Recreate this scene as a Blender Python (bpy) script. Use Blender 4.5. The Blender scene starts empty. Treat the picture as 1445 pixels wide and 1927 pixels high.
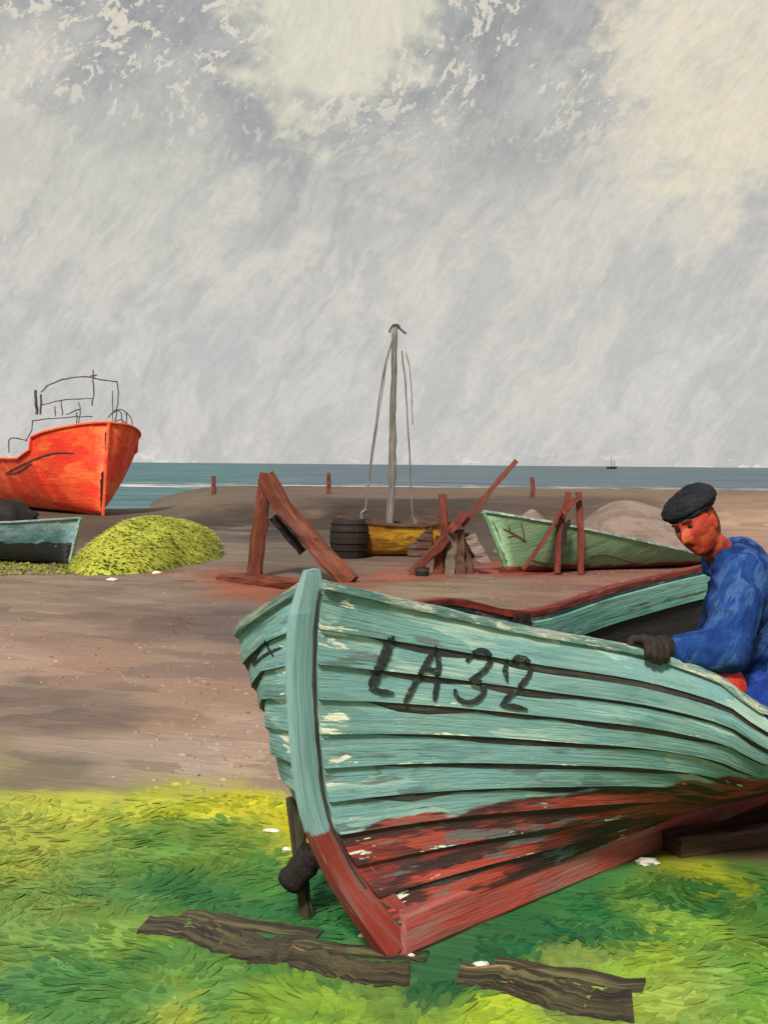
import bpy, bmesh, math, random
import numpy as np
from mathutils import Vector, Matrix, noise as mnoise
from mathutils.bvhtree import BVHTree

random.seed(7)
RNG = np.random.default_rng(7)
SC = bpy.context.scene
COL = SC.collection
PI = math.pi

# ------------------------------------------------------------------ camera, sky, sun, exposure
FPX, CX, CY, CAMH, ROLL = 2200.0, 722.5, 874.0, 1.6, math.radians(0.5)
cam_d = bpy.data.cameras.new('camera')
cam = bpy.data.objects.new('camera', cam_d)
COL.objects.link(cam)
cam_d.sensor_width = 36.0
cam_d.lens = FPX / 1927.0 * 36.0
cam_d.shift_y = -(963.5 - CY) / 1927.0
cam_d.clip_start = 0.05
cam_d.clip_end = 60000
cam.matrix_world = (Matrix.Translation((0, 0, CAMH)) @ Matrix.Rotation(math.radians(90), 4, 'X')
                    @ Matrix.Rotation(ROLL, 4, 'Z'))
SC.camera = cam

SUN_DIR = Vector((-0.20, -0.70, 0.69)).normalized()      # towards the sun
sun_d = bpy.data.lights.new('sun', 'SUN')
sun_d.energy = 2.5
sun_d.angle = math.radians(9)
sun_d.color = (1.0, 0.95, 0.87)
sun = bpy.data.objects.new('sun', sun_d)
COL.objects.link(sun)
sun.rotation_euler = SUN_DIR.to_track_quat('Z', 'Y').to_euler()
SC.view_settings.view_transform = 'Standard'
SC.view_settings.look = 'None'
SC.view_settings.gamma = 1.0
SC.view_settings.use_curve_mapping = False
SC.view_settings.exposure = 1.2
SC.cycles.max_bounces = 4
SC.cycles.diffuse_bounces = 2
SC.cycles.glossy_bounces = 2
SC.cycles.use_adaptive_sampling = True
SC.cycles.adaptive_threshold = 0.02
SC.cycles.use_denoising = True


def lin(c):
    c = c / 255.0
    return c / 12.92 if c <= 0.04045 else ((c + 0.055) / 1.055) ** 2.4


def L3(rgb, k=1.0):
    return tuple(lin(v) * k for v in rgb)


class NT:
    """small node-tree helper"""
    def __init__(self, tree):
        self.t = tree
        tree.nodes.clear()

    def n(self, typ, ins=None, **props):
        nd = self.t.nodes.new(typ)
        for k, v in props.items():
            setattr(nd, k, v)
        for k, v in (ins or {}).items():
            s = nd.inputs[k]
            if hasattr(v, 'is_linked') or isinstance(v, bpy.types.NodeSocket):
                self.t.links.new(v, s)
            else:
                s.default_value = v
        return nd

    def math(self, op, a, b=0.0, c=0.0, clamp=False):
        return self.n('ShaderNodeMath', {0: a, 1: b, 2: c}, operation=op, use_clamp=clamp).outputs[0]

    def vmath(self, op, a, b=(0, 0, 0)):
        nd = self.n('ShaderNodeVectorMath', {0: a, 1: b}, operation=op)
        return nd.outputs[0]

    def mix(self, f, a, b, blend='MIX'):
        nd = self.n('ShaderNodeMix', data_type='RGBA', blend_type=blend, clamp_factor=True)
        for s, v in ((nd.inputs[0], f), (nd.inputs[6], a), (nd.inputs[7], b)):
            if isinstance(v, bpy.types.NodeSocket):
                self.t.links.new(v, s)
            else:
                s.default_value = v if not isinstance(v, tuple) else (tuple(v) + (1,))[:4]
        return nd.outputs[2]

    def ramp(self, fac, stops, interp='LINEAR'):
        nd = self.n('ShaderNodeValToRGB', {0: fac})
        cr = nd.color_ramp
        cr.interpolation = interp
        while len(cr.elements) < len(stops):
            cr.elements.new(0.5)
        for e, (p, c) in zip(cr.elements, stops):
            e.position = p
            e.color = (tuple(c) + (1,))[:4] if not isinstance(c, float) else (c, c, c, 1)
        return nd.outputs[0]

    def smooth(self, v, lo, hi):
        return self.n('ShaderNodeMapRange', {0: v, 1: lo, 2: hi, 3: 0.0, 4: 1.0}, interpolation_type='SMOOTHSTEP').outputs[0]

    def noise(self, vec, scale=1.0, detail=3.0, rough=0.55, dist=0.0):
        return self.n('ShaderNodeTexNoise', {'Vector': vec, 'Scale': scale, 'Detail': detail, 'Roughness': rough, 'Distortion': dist})

    def mapping(self, vec, loc=(0, 0, 0), rot=(0, 0, 0), scale=(1, 1, 1)):
        return self.n('ShaderNodeMapping', {'Vector': vec, 'Location': loc, 'Rotation': rot, 'Scale': scale}).outputs[0]


def build_world():
    w = bpy.data.worlds.new('World')
    SC.world = w
    w.use_nodes = True
    w.cycles.sampling_method = 'NONE'
    T = NT(w.node_tree)
    d = T.n('ShaderNodeTexCoord').outputs['Generated']
    nrm = T.vmath('NORMALIZE', d)
    sky = T.n('ShaderNodeTexSky', sky_type='NISHITA', sun_disc=False,
              sun_elevation=math.asin(SUN_DIR.z), sun_rotation=math.atan2(SUN_DIR.x, SUN_DIR.y))
    skyc = T.mix(1.0, sky.outputs[0], (0.09, 0.09, 0.09), 'MULTIPLY')
    K = 0.43
    sep = T.n('ShaderNodeSeparateXYZ', {0: nrm})
    el = sep.outputs[2]
    # slanting dabs: cloud texture stretched along a diagonal of the sky
    bend = T.n('ShaderNodeVectorMath', {0: T.noise(nrm, 7.0, 2).outputs[1]}, operation='SCALE')
    bend.inputs[3].default_value = 0.05
    rt = T.mapping(T.vmath('ADD', nrm, bend.outputs[0]), rot=(0, math.radians(54), 0))
    mp = T.mapping(rt, scale=(17, 12, 42))
    warp = T.noise(rt, 26, 3)
    wn = T.n('ShaderNodeVectorMath', {0: warp.outputs[1]}, operation='SCALE')
    wn.inputs[3].default_value = 1.6
    mpw = T.vmath('ADD', mp, wn.outputs[0])
    cell = T.smooth(T.noise(mpw, 0.62, 5, 0.66).outputs[0], 0.34, 0.66)
    streak = T.noise(T.mapping(rt, scale=(24, 18, 260)), 1.0, 4, 0.65).outputs[0]
    big = T.noise(T.mapping(nrm, loc=(3.1, 0.4, 1.7), scale=(5, 5, 8)), 1.0, 4, 0.6).outputs[0]
    mid = T.noise(T.mapping(nrm, loc=(0.7, 0.4, 5.2), scale=(1, 1, 1.4)), 17.0, 5, 0.65).outputs[0]
    # base greys: lavender low down, warmer pearl grey higher
    low = T.mix(T.smooth(cell, 0.1, 0.9), L3((193, 191, 189), K), L3((206, 203, 199), K))
    high = T.mix(T.smooth(cell, 0.1, 0.9), L3((188, 187, 183), K), L3((210, 205, 194), K))
    base = T.mix(T.smooth(el, 0.06, 0.22), low, high)
    # darker blue-grey undersides of the broken cloud, overhead
    f_up = T.smooth(el, 0.17, 0.31)
    dk = T.smooth(T.math('ADD', T.math('MULTIPLY', big, 1.0), T.math('MULTIPLY', mid, 0.55)), 0.70, 0.86)
    dkf = T.math('MULTIPLY', T.math('MULTIPLY', dk, f_up), 0.85)
    c = T.mix(dkf, base, T.mix(cell, L3((160, 161, 162), K), L3((186, 185, 182), K)))

    # lit cream openings in the cloud
    def blob(dirv, rad, soft, rag):
        v = Vector(dirv).normalized()
        dot = T.n('ShaderNodeVectorMath', {0: nrm, 1: v}, operation='DISTANCE').outputs[1]
        dd = T.math('ADD', dot, T.math('MULTIPLY', T.math('SUBTRACT', mid, 0.5), rag))
        return T.math('SUBTRACT', 1.0, T.smooth(dd, rad - soft, rad + soft))

    def pdir(px, py):
        return ((px - CX) / FPX, 1.0, -(py - CY) / FPX)
    b1 = blob(pdir(610, 40), 0.075, 0.022, 0.16)
    b2 = blob(pdir(1410, 110), 0.105, 0.03, 0.22)
    b3 = blob(pdir(1010, 490), 0.13, 0.09, 0.25)
    b4 = blob(pdir(240, 330), 0.07, 0.06, 0.2)
    dark1 = blob(pdir(940, 140), 0.10, 0.035, 0.24)
    dark2 = blob(pdir(340, 130), 0.085, 0.035, 0.24)
    dark3 = blob(pdir(620, 250), 0.07, 0.03, 0.22)
    c = T.mix(T.math('MULTIPLY', dark1, 0.85), c, T.mix(cell, L3((152, 154, 155), K), L3((176, 177, 175), K)))
    c = T.mix(T.math('MULTIPLY', dark2, 0.85), c, T.mix(cell, L3((153, 155, 156), K), L3((180, 180, 177), K)))
    c = T.mix(T.math('MULTIPLY', dark3, 0.7), c, T.mix(cell, L3((161, 162, 163), K), L3((184, 184, 181), K)))
    c = T.mix(T.math('MULTIPLY', b3, 0.55), c, T.mix(cell, L3((198, 196, 188), K), L3((213, 209, 198), K)))
    c = T.mix(T.math('MULTIPLY', b4, 0.5), c, L3((206, 206, 194), K))
    c = T.mix(T.math('MULTIPLY', b1, 0.9), c, T.mix(cell, L3((216, 214, 194), K), L3((226, 221, 199), K)))
    c = T.mix(T.math('MULTIPLY', b2, 0.85), c, T.mix(cell, L3((214, 206, 190), K), L3((232, 222, 196), K)))
    # ragged bright scraps along the broken edges
    fl = T.noise(T.mapping(rt, scale=(1, 1, 1.6)), 72.0, 5, 0.68, 0.4).outputs[0]
    patch = T.noise(nrm, 11.0, 2).outputs[0]
    fm = T.math('ADD', fl, T.math('MULTIPLY', T.math('SUBTRACT', patch, 0.5), 0.55))
    flf = T.math('MULTIPLY', T.smooth(fm, 0.565, 0.595), T.smooth(el, 0.21, 0.32))
    c = T.mix(T.math('MULTIPLY', flf, 0.9), c, L3((222, 214, 199), K))
    # scraps of white low over the sea
    hz = T.noise(T.mapping(nrm, scale=(38, 38, 120)), 1.0, 3, 0.6).outputs[0]
    hzf = T.math('MULTIPLY', T.smooth(hz, 0.60, 0.64), T.math('SUBTRACT', 1.0, T.smooth(el, 0.002, 0.014)))
    c = T.mix(T.math('MULTIPLY', hzf, 0.8), c, L3((226, 220, 212), K))
    # fine bristle streaks
    mott = T.noise(T.mapping(rt, loc=(2, 1, 3), scale=(70, 70, 150)), 1.0, 5, 0.75, 0.5).outputs[0]
    st = T.math('ADD', 0.72, T.math('ADD', T.math('MULTIPLY', streak, 0.20), T.math('MULTIPLY', mott, 0.38)))
    cmb = T.n('ShaderNodeCombineColor', {0: st, 1: st, 2: st}).outputs[0]
    c = T.mix(1.0, c, cmb, 'MULTIPLY')
    c = T.mix(0.985, skyc, c)
    bg = T.n('ShaderNodeBackground', {0: c, 1: 1.0})
    T.n('ShaderNodeOutputWorld', {0: bg.outputs[0]})


build_world()

# ------------------------------------------------------------------ helpers
cR, sR = math.cos(ROLL), math.sin(ROLL)


def at(px, py, d):
    """photo pixel at depth d (metres along the view) -> point in the place"""
    x, y = (px - CX) / FPX, -(py - CY) / FPX
    return Vector(((x * cR - y * sR) * d, d, CAMH + (x * sR + y * cR) * d))


def gnd(px, py, z=0.0):
    x, y = (px - CX) / FPX, -(py - CY) / FPX
    k = x * sR + y * cR
    return at(px, py, (z - CAMH) / k)


def obj(name, verts, faces, mat, parent=None, uv=None, smooth=False, col=None):
    me = bpy.data.meshes.new(name)
    off = parent.location if parent is not None and parent.type == 'EMPTY' and parent.parent is None else None
    if parent is not None and off is None:
        p = parent
        while p.parent is not None:
            p = p.parent
        off = p.location
    vs = [tuple(Vector(v) - off) for v in verts] if off is not None else [tuple(v) for v in verts]
    me.from_pydata(vs, [], faces)
    if uv is not None:
        lay = me.uv_layers.new(name='UVMap')
        idx = np.empty(len(me.loops), dtype=np.int32)
        me.loops.foreach_get('vertex_index', idx)
        lay.data.foreach_set('uv', np.asarray(uv, dtype=np.float32)[idx].ravel())
    if col is not None:
        a = me.color_attributes.new('Col', 'FLOAT_COLOR', 'POINT')
        cc = np.ones((len(vs), 4), dtype=np.float32)
        cc[:, :3] = col
        a.data.foreach_set('color', cc.ravel())
    if mat is not None:
        me.materials.append(mat)
    if smooth:
        me.polygons.foreach_set('use_smooth', [True] * len(me.polygons))
    me.update()
    o = bpy.data.objects.new(name, me)
    COL.objects.link(o)
    if parent is not None:
        o.parent = parent
    return o


def tag(o, label=None, cat=None, group=None, kind=None):
    if label: o['label'] = label
    if cat: o['category'] = cat
    if group: o['group'] = group
    if kind: o['kind'] = kind
    return o


def thing(name, loc, label, cat, group=None):
    o = bpy.data.objects.new(name, None)
    o.empty_display_size = 0.1
    COL.objects.link(o)
    o.location = loc
    return tag(o, label, cat, group)


def catmull(pts, n):
    """n points evenly spaced by arc length through pts"""
    P = np.array([list(p) for p in pts], float)
    Q = np.vstack([2 * P[0] - P[1], P, 2 * P[-1] - P[-2]])
    out = []
    for i in range(1, len(Q) - 2):
        p0, p1, p2, p3 = Q[i - 1], Q[i], Q[i + 1], Q[i + 2]
        for t in np.linspace(0, 1, 24, endpoint=False):
            out.append(0.5 * ((2 * p1) + (-p0 + p2) * t + (2 * p0 - 5 * p1 + 4 * p2 - p3) * t * t + (-p0 + 3 * p1 - 3 * p2 + p3) * t ** 3))
    out.append(P[-1])
    out = np.array(out)
    s = np.concatenate([[0], np.cumsum(np.linalg.norm(np.diff(out, axis=0), axis=1))])
    u = np.linspace(0, s[-1], n)
    return np.array([np.interp(u, s, out[:, k]) for k in range(out.shape[1])]).T


def grid_faces(m, n):
    return [(i * n + j, (i + 1) * n + j, (i + 1) * n + j + 1, i * n + j + 1) for i in range(m - 1) for j in range(n - 1)]


def bar(path, w, h, up=(0, 0, 1), rough=0.0, seg=None, taper=None, seed=0):
    """rectangular timber along a path, edges slightly chamfered and uneven: verts, faces, uv"""
    P = np.array([list(p) for p in path], float)
    if seg:
        P = catmull(P, seg) if len(P) > 2 else np.linspace(P[0], P[1], seg)
    r = np.random.default_rng(seed + 11)
    m = len(P)
    T_ = np.gradient(P, axis=0)
    T_ /= np.linalg.norm(T_, axis=1)[:, None]
    up = np.array(up, float)
    prof = [(-.5, -.38), (-.38, -.5), (.38, -.5), (.5, -.38), (.5, .38), (.38, .5), (-.38, .5), (-.5, .38)]
    V, UV = [], []
    sl = np.concatenate([[0], np.cumsum(np.linalg.norm(np.diff(P, axis=0), axis=1))])
    for i in range(m):
        t = T_[i]
        s = np.cross(t, up); s /= np.linalg.norm(s)
        u = np.cross(s, t)
        k = 1.0 if taper is None else taper[0] + (taper[1] - taper[0]) * i / (m - 1)
        for q, (a, b) in enumerate(prof):
            ja, jb = r.normal(0, rough, 2) if rough else (0, 0)
            V.append(P[i] + s * (a * w * k + ja) + u * (b * h * k + jb))
            UV.append((sl[i], q / 8 * 2 * (w + h)))
    F = []
    for i in range(m - 1):
        for q in range(8):
            F.append((i * 8 + q, i * 8 + (q + 1) % 8, (i + 1) * 8 + (q + 1) % 8, (i + 1) * 8 + q))
    F.append(tuple(reversed(range(8))))
    F.append(tuple(range((m - 1) * 8, m * 8)))
    return V, F, UV


def tube(path, r0, r1=None, n=8, seg=None, wob=0.0, seed=0, cap=True):
    P = np.array([list(p) for p in path], float)
    if seg:
        P = catmull(P, seg) if len(P) > 2 else np.linspace(P[0], P[1], seg)
    r1 = r0 if r1 is None else r1
    rg = np.random.default_rng(seed + 5)
    m = len(P)
    if wob:
        P[1:-1] += rg.normal(0, wob, (m - 2, 3))
    T_ = np.gradient(P, axis=0)
    T_ /= np.linalg.norm(T_, axis=1)[:, None]
    a = np.array([0.13, 0.31, 0.94]) if abs(T_[0][2]) < .9 else np.array([1.0, .2, 0])
    V, UV = [], []
    sl = np.concatenate([[0], np.cumsum(np.linalg.norm(np.diff(P, axis=0), axis=1))])
    for i in range(m):
        s = np.cross(T_[i], a); s /= np.linalg.norm(s)
        u = np.cross(s, T_[i])
        r = r0 + (r1 - r0) * i / (m - 1)
        r *= 1 + (rg.normal(0, .08) if wob else 0)
        for q in range(n):
            an = 2 * PI * q / n
            V.append(P[i] + s * math.cos(an) * r + u * math.sin(an) * r)
            UV.append((sl[i], q / n * 2 * PI * r0))
    F = [(i * n + q, i * n + (q + 1) % n, (i + 1) * n + (q + 1) % n, (i + 1) * n + q) for i in range(m - 1) for q in range(n)]
    if cap:
        F.append(tuple(reversed(range(n))))
        F.append(tuple(range((m - 1) * n, m * n)))
    return V, F, UV


def join(parts):
    V, F, U = [], [], []
    for p in parts:
        o = len(V)
        V += list(p[0]); F += [tuple(i + o for i in f) for f in p[1]]
        U += list(p[2]) if len(p) > 2 else [(0, 0)] * len(p[0])
    return V, F, U


def put(name, geo, mat, parent=None, smooth=False):
    return obj(name, geo[0], geo[1], mat, parent, geo[2] if len(geo) > 2 else None, smooth)


# ------------------------------------------------------------------ materials: brushed, uneven oil-paint surfaces
def paint(name, cols, k=0.55, size=(0.3, 0.06), coord='UV', rot=(0, 0, 0), fleck=None, fl_amt=0.62, dark=None, dk_amt=0.62,
          bump=0.5, rough=0.62, spec=0.25, below=None, vcol=False, dist=0.012, cellw=0.55, edge=0.0):
    m = bpy.data.materials.new(name)
    m.use_nodes = True
    T = NT(m.node_tree)
    tc = T.n('ShaderNodeTexCoord')
    vec = tc.outputs['UV' if coord == 'UV' else 'Object']
    base = T.mapping(vec, rot=rot)
    a, b = size
    mp = T.mapping(base, scale=(1 / a, 1 / b, 1 / b))
    wn = T.noise(mp, 1.3, 3, 0.6)
    sc = T.n('ShaderNodeVectorMath', {0: wn.outputs[1]}, operation='SCALE'); sc.inputs[3].default_value = 0.9
    mw = T.vmath('ADD', mp, sc.outputs[0])
    vor = T.n('ShaderNodeTexVoronoi', {'Vector': mw, 'Scale': 1.0})
    cell = T.n('ShaderNodeSeparateColor', {0: vor.outputs['Color']}).outputs[0]
    st = T.noise(T.mapping(base, scale=(0.9 / a, 6.0 / b, 6.0 / b)), 1.0, 4, 0.65).outputs[0]
    soft = T.noise(mp, 0.7, 3, 0.6).outputs[0]
    v = T.math('ADD', T.math('MULTIPLY', cell, cellw), T.math('MULTIPLY', T.math('SUBTRACT', st, 0.5), 0.7))
    v = T.math('ADD', v, T.math('MULTIPLY', T.math('SUBTRACT', soft, 0.5), 1.3))
    v = T.math('ADD', v, 0.5 - cellw * 0.5)

    def rampof(cs):
        n = len(cs)
        return T.ramp(v, [((i + 0.5) / n, L3(c, k)) for i, c in enumerate(cs)])
    c = rampof(cols)
    if vcol:
        at_ = T.n('ShaderNodeAttribute', attribute_name='Col')
        g = T.ramp(v, [(0.05, (0.76, 0.74, 0.77)), (0.35, (0.95, 0.93, 0.90)), (0.55, (1.06, 1.0, 0.96)), (0.75, (1.02, 1.02, 1.04)), (0.95, (1.24, 1.22, 1.18))])
        c = T.mix(1.0, at_.outputs[0], g, 'MULTIPLY')
    if below:
        z0, cols2 = below
        c2 = rampof(cols2)
        zz = T.n('ShaderNodeSeparateXYZ', {0: tc.outputs['Object']}).outputs[2]
        wv = T.noise(T.mapping(base, scale=(2.2, 9, 9)), 1.0, 3, 0.6).outputs[0]
        zz = T.math('ADD', zz, T.math('MULTIPLY', T.math('SUBTRACT', wv, 0.5), 0.16))
        d2 = T.noise(T.mapping(base, loc=(3.3, 8.1, 0), scale=(0.55 / a, 0.9 / b, 0.9 / b)), 1.0, 4, 0.62).outputs[0]
        c2 = T.mix(T.math('MULTIPLY', T.smooth(d2, 0.44, 0.50), 0.9 if edge else 0.0), c2, L3((52, 42, 40), k))
        c = T.mix(T.smooth(zz, z0 - 0.006, z0 + 0.006), c2, c)
    fn = T.noise(T.mapping(base, scale=(1.6 / a, 2.2 / b, 2.2 / b)), 1.0, 4, 0.68, 0.4).outputs[0]
    if dark:
        dn = T.noise(T.mapping(base, loc=(7.3, 2.1, 4.4), scale=(0.8 / a, 1.1 / b, 1.1 / b)), 1.0, 4, 0.65).outputs[0]
        c = T.mix(T.math('MULTIPLY', T.smooth(dn, dk_amt, dk_amt + 0.06), 0.85), c, L3(dark, k))
    if fleck:
        fnn = T.math('ADD', fn, T.math('MULTIPLY', T.math('SUBTRACT', soft, 0.5), 0.45))
        if edge:
            eg = T.n('ShaderNodeAttribute', attribute_name='Col').outputs[0]
            fnn = T.math('ADD', fnn, T.math('MULTIPLY', T.math('SUBTRACT', eg, 0.35), edge))
        c = T.mix(T.smooth(fnn, fl_amt, fl_amt + 0.025), c, L3(fleck, k))
    hgt = T.math('ADD', T.math('MULTIPLY', st, 0.8), T.math('MULTIPLY', fn, 0.9))
    bs = T.n('ShaderNodeBsdfPrincipled', {'Base Color': c, 'Roughness': rough})
    if bump > 0:
        bp = T.n('ShaderNodeBump', {'Height': hgt, 'Strength': bump, 'Distance': dist})
        T.t.links.new(bp.outputs[0], bs.inputs['Normal'])
    bs.inputs['Specular IOR Level'].default_value = spec
    T.n('ShaderNodeOutputMaterial', {0: bs.outputs[0]})
    return m


TEAL = [(92, 116, 114), (104, 144, 140), (122, 158, 150), (112, 156, 156), (146, 178, 166), (172, 194, 180)]
REDB = [(70, 52, 50), (104, 52, 48), (142, 54, 48), (178, 78, 62), (164, 70, 56), (124, 100, 94)]
M = {}
M['hull'] = paint('teal_hull_paint', TEAL, k=0.86, size=(0.34, 0.085), fleck=(226, 226, 204), fl_amt=0.70, edge=0.17, dark=(98, 112, 110), dk_amt=0.585,
                  below=(0.425, REDB), bump=0.7)
M['stem'] = paint('pale_teal_stem_paint', [(112, 152, 152), (134, 172, 172), (150, 184, 182), (128, 168, 170)], k=0.88, size=(0.5, 0.02),
                  fleck=(228, 226, 206), fl_amt=0.70, edge=0.0, below=(0.43, [(112, 48, 44), (140, 54, 46), (150, 66, 56), (128, 88, 82)]), bump=0.6)
M['keel'] = paint('red_keel_paint', [(122, 76, 70), (156, 76, 66), (172, 72, 60), (150, 98, 90), (130, 104, 96)], k=1.0, size=(0.4, 0.04),
                  fleck=(224, 196, 170), fl_amt=0.70, dark=(66, 50, 46), dk_amt=0.64)
M['cap'] = paint('chipped_gunwale_paint', [(96, 138, 132), (128, 168, 158), (150, 182, 168), (206, 204, 184)], k=0.62, size=(0.12, 0.03),
                 fleck=(232, 226, 206), fl_amt=0.56, dark=(70, 60, 52), dk_amt=0.62, bump=0.8)
M['redrail'] = paint('dark_red_rail_paint', [(70, 34, 30), (120, 44, 34), (150, 58, 42), (92, 40, 34)], k=0.6, size=(0.2, 0.03),
                     fleck=(222, 190, 160), fl_amt=0.68)
M['tar'] = paint('tarred_dark_timber', [(36, 30, 27), (50, 42, 38), (44, 34, 30), (62, 50, 44)], k=0.40, size=(0.3, 0.05), rough=0.7,
                 fleck=(150, 132, 112), fl_amt=0.74)
M['lapshade_seam'] = paint('dark_lap_shade_and_seam', [(62, 58, 55), (82, 78, 74), (104, 98, 92), (70, 64, 60)], k=0.62, size=(0.14, 0.012), rough=0.8, bump=0.8)  # painted shadow under the plank laps, also the dark stem joint
M['inrail'] = paint('teal_inner_strake_paint', [(86, 138, 124), (110, 164, 148), (132, 182, 164), (104, 150, 132)], k=0.7, size=(0.5, 0.06),
                    dark=(84, 90, 74), dk_amt=0.60, fleck=(222, 222, 200), fl_amt=0.72)
M['charcoal'] = paint('charcoal_lettering', [(46, 50, 50), (66, 74, 72), (56, 62, 60), (104, 120, 114)], k=0.6, size=(0.02, 0.01), coord='OBJ', rough=0.9, bump=0.8)
M['timber'] = paint('red_brown_timber', [(86, 44, 30), (120, 58, 38), (140, 68, 42), (156, 84, 54), (104, 52, 40)], k=0.47, size=(0.6, 0.05),
                    fleck=(214, 176, 140), fl_amt=0.72, dark=(62, 44, 46), dk_amt=0.64, bump=0.7)
M['redspar'] = paint('brick_red_spar', [(104, 50, 40), (136, 62, 48), (152, 78, 60), (120, 58, 46)], k=0.5, size=(0.5, 0.05), bump=0.6)
M['brown'] = paint('brown_board', [(74, 52, 40), (98, 66, 50), (112, 88, 74), (84, 58, 44)], k=0.6, size=(0.5, 0.06), bump=0.7)
M['greyboard'] = paint('grey_board', [(98, 82, 70), (124, 106, 94), (138, 118, 104), (108, 88, 76)], k=0.6, size=(0.4, 0.05), bump=0.7)
M['dark'] = paint('dark_brown_tar', [(44, 36, 30), (58, 48, 40), (50, 40, 34), (66, 54, 46)], k=0.42, size=(0.3, 0.08), coord='OBJ', rough=0.75)
M['plank'] = paint('weathered_dark_plank', [(58, 52, 42), (82, 74, 56), (106, 98, 66), (72, 66, 52), (126, 120, 78)], k=0.6, size=(0.5, 0.03),
                   fleck=(206, 160, 120), fl_amt=0.66, dark=(48, 46, 44), dk_amt=0.56, bump=0.9)
M['vermilion'] = paint('vermilion_hull_paint', [(216, 58, 42), (224, 62, 42), (228, 72, 44), (232, 90, 48), (242, 112, 56), (222, 62, 46)], k=1.0,
                       size=(0.9, 0.4), coord='OBJ', rot=(0, 0, 0.6), fleck=(240, 176, 60), fl_amt=0.74, bump=0.5, dist=0.03)
M['pencil'] = paint('thin_dark_iron', [(70, 68, 70), (92, 90, 92), (110, 106, 108)], k=0.5, size=(0.3, 0.1), coord='OBJ', rough=0.7)
M['dteal'] = paint('blue_green_dinghy_paint', [(84, 124, 128), (106, 146, 150), (132, 164, 164), (150, 178, 174)], k=0.62, size=(0.5, 0.1), coord='OBJ', rot=(0, 0, 0.5),
                   below=(0.34, [(44, 46, 48), (56, 58, 60), (50, 52, 52), (64, 64, 64)]), fleck=(228, 222, 206), fl_amt=0.70, dist=0.02)
M['pgreen'] = paint('pale_green_hull_paint', [(104, 146, 104), (124, 164, 120), (138, 174, 134), (150, 184, 136), (130, 166, 138)], k=0.64,
                    size=(0.5, 0.09), coord='OBJ', rot=(0, 0.35, 0), bump=0.5, below=(0.10, [(120, 52, 44), (150, 68, 56), (132, 84, 70)]), dist=0.02,
                    fleck=(216, 212, 178), fl_amt=0.74)
M['ochre'] = paint('ochre_hull_paint', [(126, 84, 32), (160, 108, 34), (178, 124, 38), (206, 166, 50), (160, 104, 40)], k=0.85, size=(0.5, 0.1), coord='OBJ', dist=0.02)
M['mast'] = paint('grey_weathered_mast', [(92, 86, 80), (124, 118, 110), (150, 144, 136), (108, 100, 94)], k=0.6, size=(0.5, 0.03), fleck=(222, 216, 204), fl_amt=0.64)
M['mound'] = paint('mauve_shingle', [(120, 102, 94), (138, 118, 108), (152, 132, 120), (130, 110, 100)], k=0.72, size=(0.5, 0.12), coord='OBJ', bump=0.9, dist=0.03)
M['stone'] = paint('white_flint', [(206, 200, 184), (226, 222, 208), (236, 232, 220)], k=0.75, size=(0.05, 0.03), coord='OBJ', rough=0.8)
M['float'] = paint('red_float_paint', [(190, 44, 40), (212, 56, 46), (220, 70, 58)], k=0.7, size=(0.08, 0.04), coord='OBJ')
M['blue'] = paint('blue_smock_cloth', [(28, 52, 112), (30, 58, 124), (34, 70, 136), (42, 82, 146), (74, 112, 166), (40, 66, 146)], k=0.62,
                  size=(0.16, 0.05), coord='OBJ', rot=(0, 1.1, 0), rough=0.85, spec=0.1, bump=0.8)
M['navy'] = paint('royal_blue_trousers', [(30, 52, 126), (36, 64, 150), (44, 74, 160), (62, 84, 160)], k=0.62, size=(0.16, 0.05), coord='OBJ', rot=(0, 0.8, 0), rough=0.85, spec=0.1, bump=0.8)
M['capcloth'] = paint('charcoal_cap_wool', [(44, 46, 52), (58, 60, 66), (70, 70, 74), (52, 52, 58)], k=0.55, size=(0.05, 0.02), coord='OBJ', rough=0.95, spec=0.05, bump=1.0)
M['skin'] = paint('weathered_skin', [(116, 50, 28), (170, 56, 34), (190, 60, 36), (204, 100, 50), (150, 60, 34)], k=0.62, size=(0.05, 0.025), coord='OBJ', rot=(0, 0.7, 0), rough=0.55,
                  fleck=(226, 164, 110), fl_amt=0.73, bump=0.35, dist=0.004)
M['hair'] = paint('brown_hair', [(96, 46, 24), (120, 58, 30), (134, 70, 36)], k=0.6, size=(0.04, 0.008), coord='OBJ', rough=0.8)
M['glove'] = paint('dark_leather_glove', [(40, 33, 28), (52, 43, 36), (60, 50, 42)], k=0.6, size=(0.05, 0.02), coord='OBJ', rough=0.7)
M['eye'] = paint('dark_eye', [(36, 22, 18), (48, 28, 22)], k=0.6, size=(0.02, 0.02), coord='OBJ', rough=0.3)
M['white'] = paint('white_sailcloth', [(214, 212, 208), (226, 224, 220)], k=0.42, size=(1, 0.4), coord='OBJ')
M['ground'] = paint('brushed_shingle_and_turf', [(130, 110, 96)], k=0.6, size=(0.62, 0.34), coord='OBJ', rot=(0, 0, 0.35), vcol=True, bump=0.8, dist=0.02, rough=0.75, cellw=0.9,
                    fleck=None)
M['grass'] = paint('grass_blades', [(120, 150, 60)], k=0.6, size=(0.10, 0.05), coord='OBJ', vcol=True, bump=0.5, dist=0.006, rough=0.8, spec=0.1)


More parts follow.
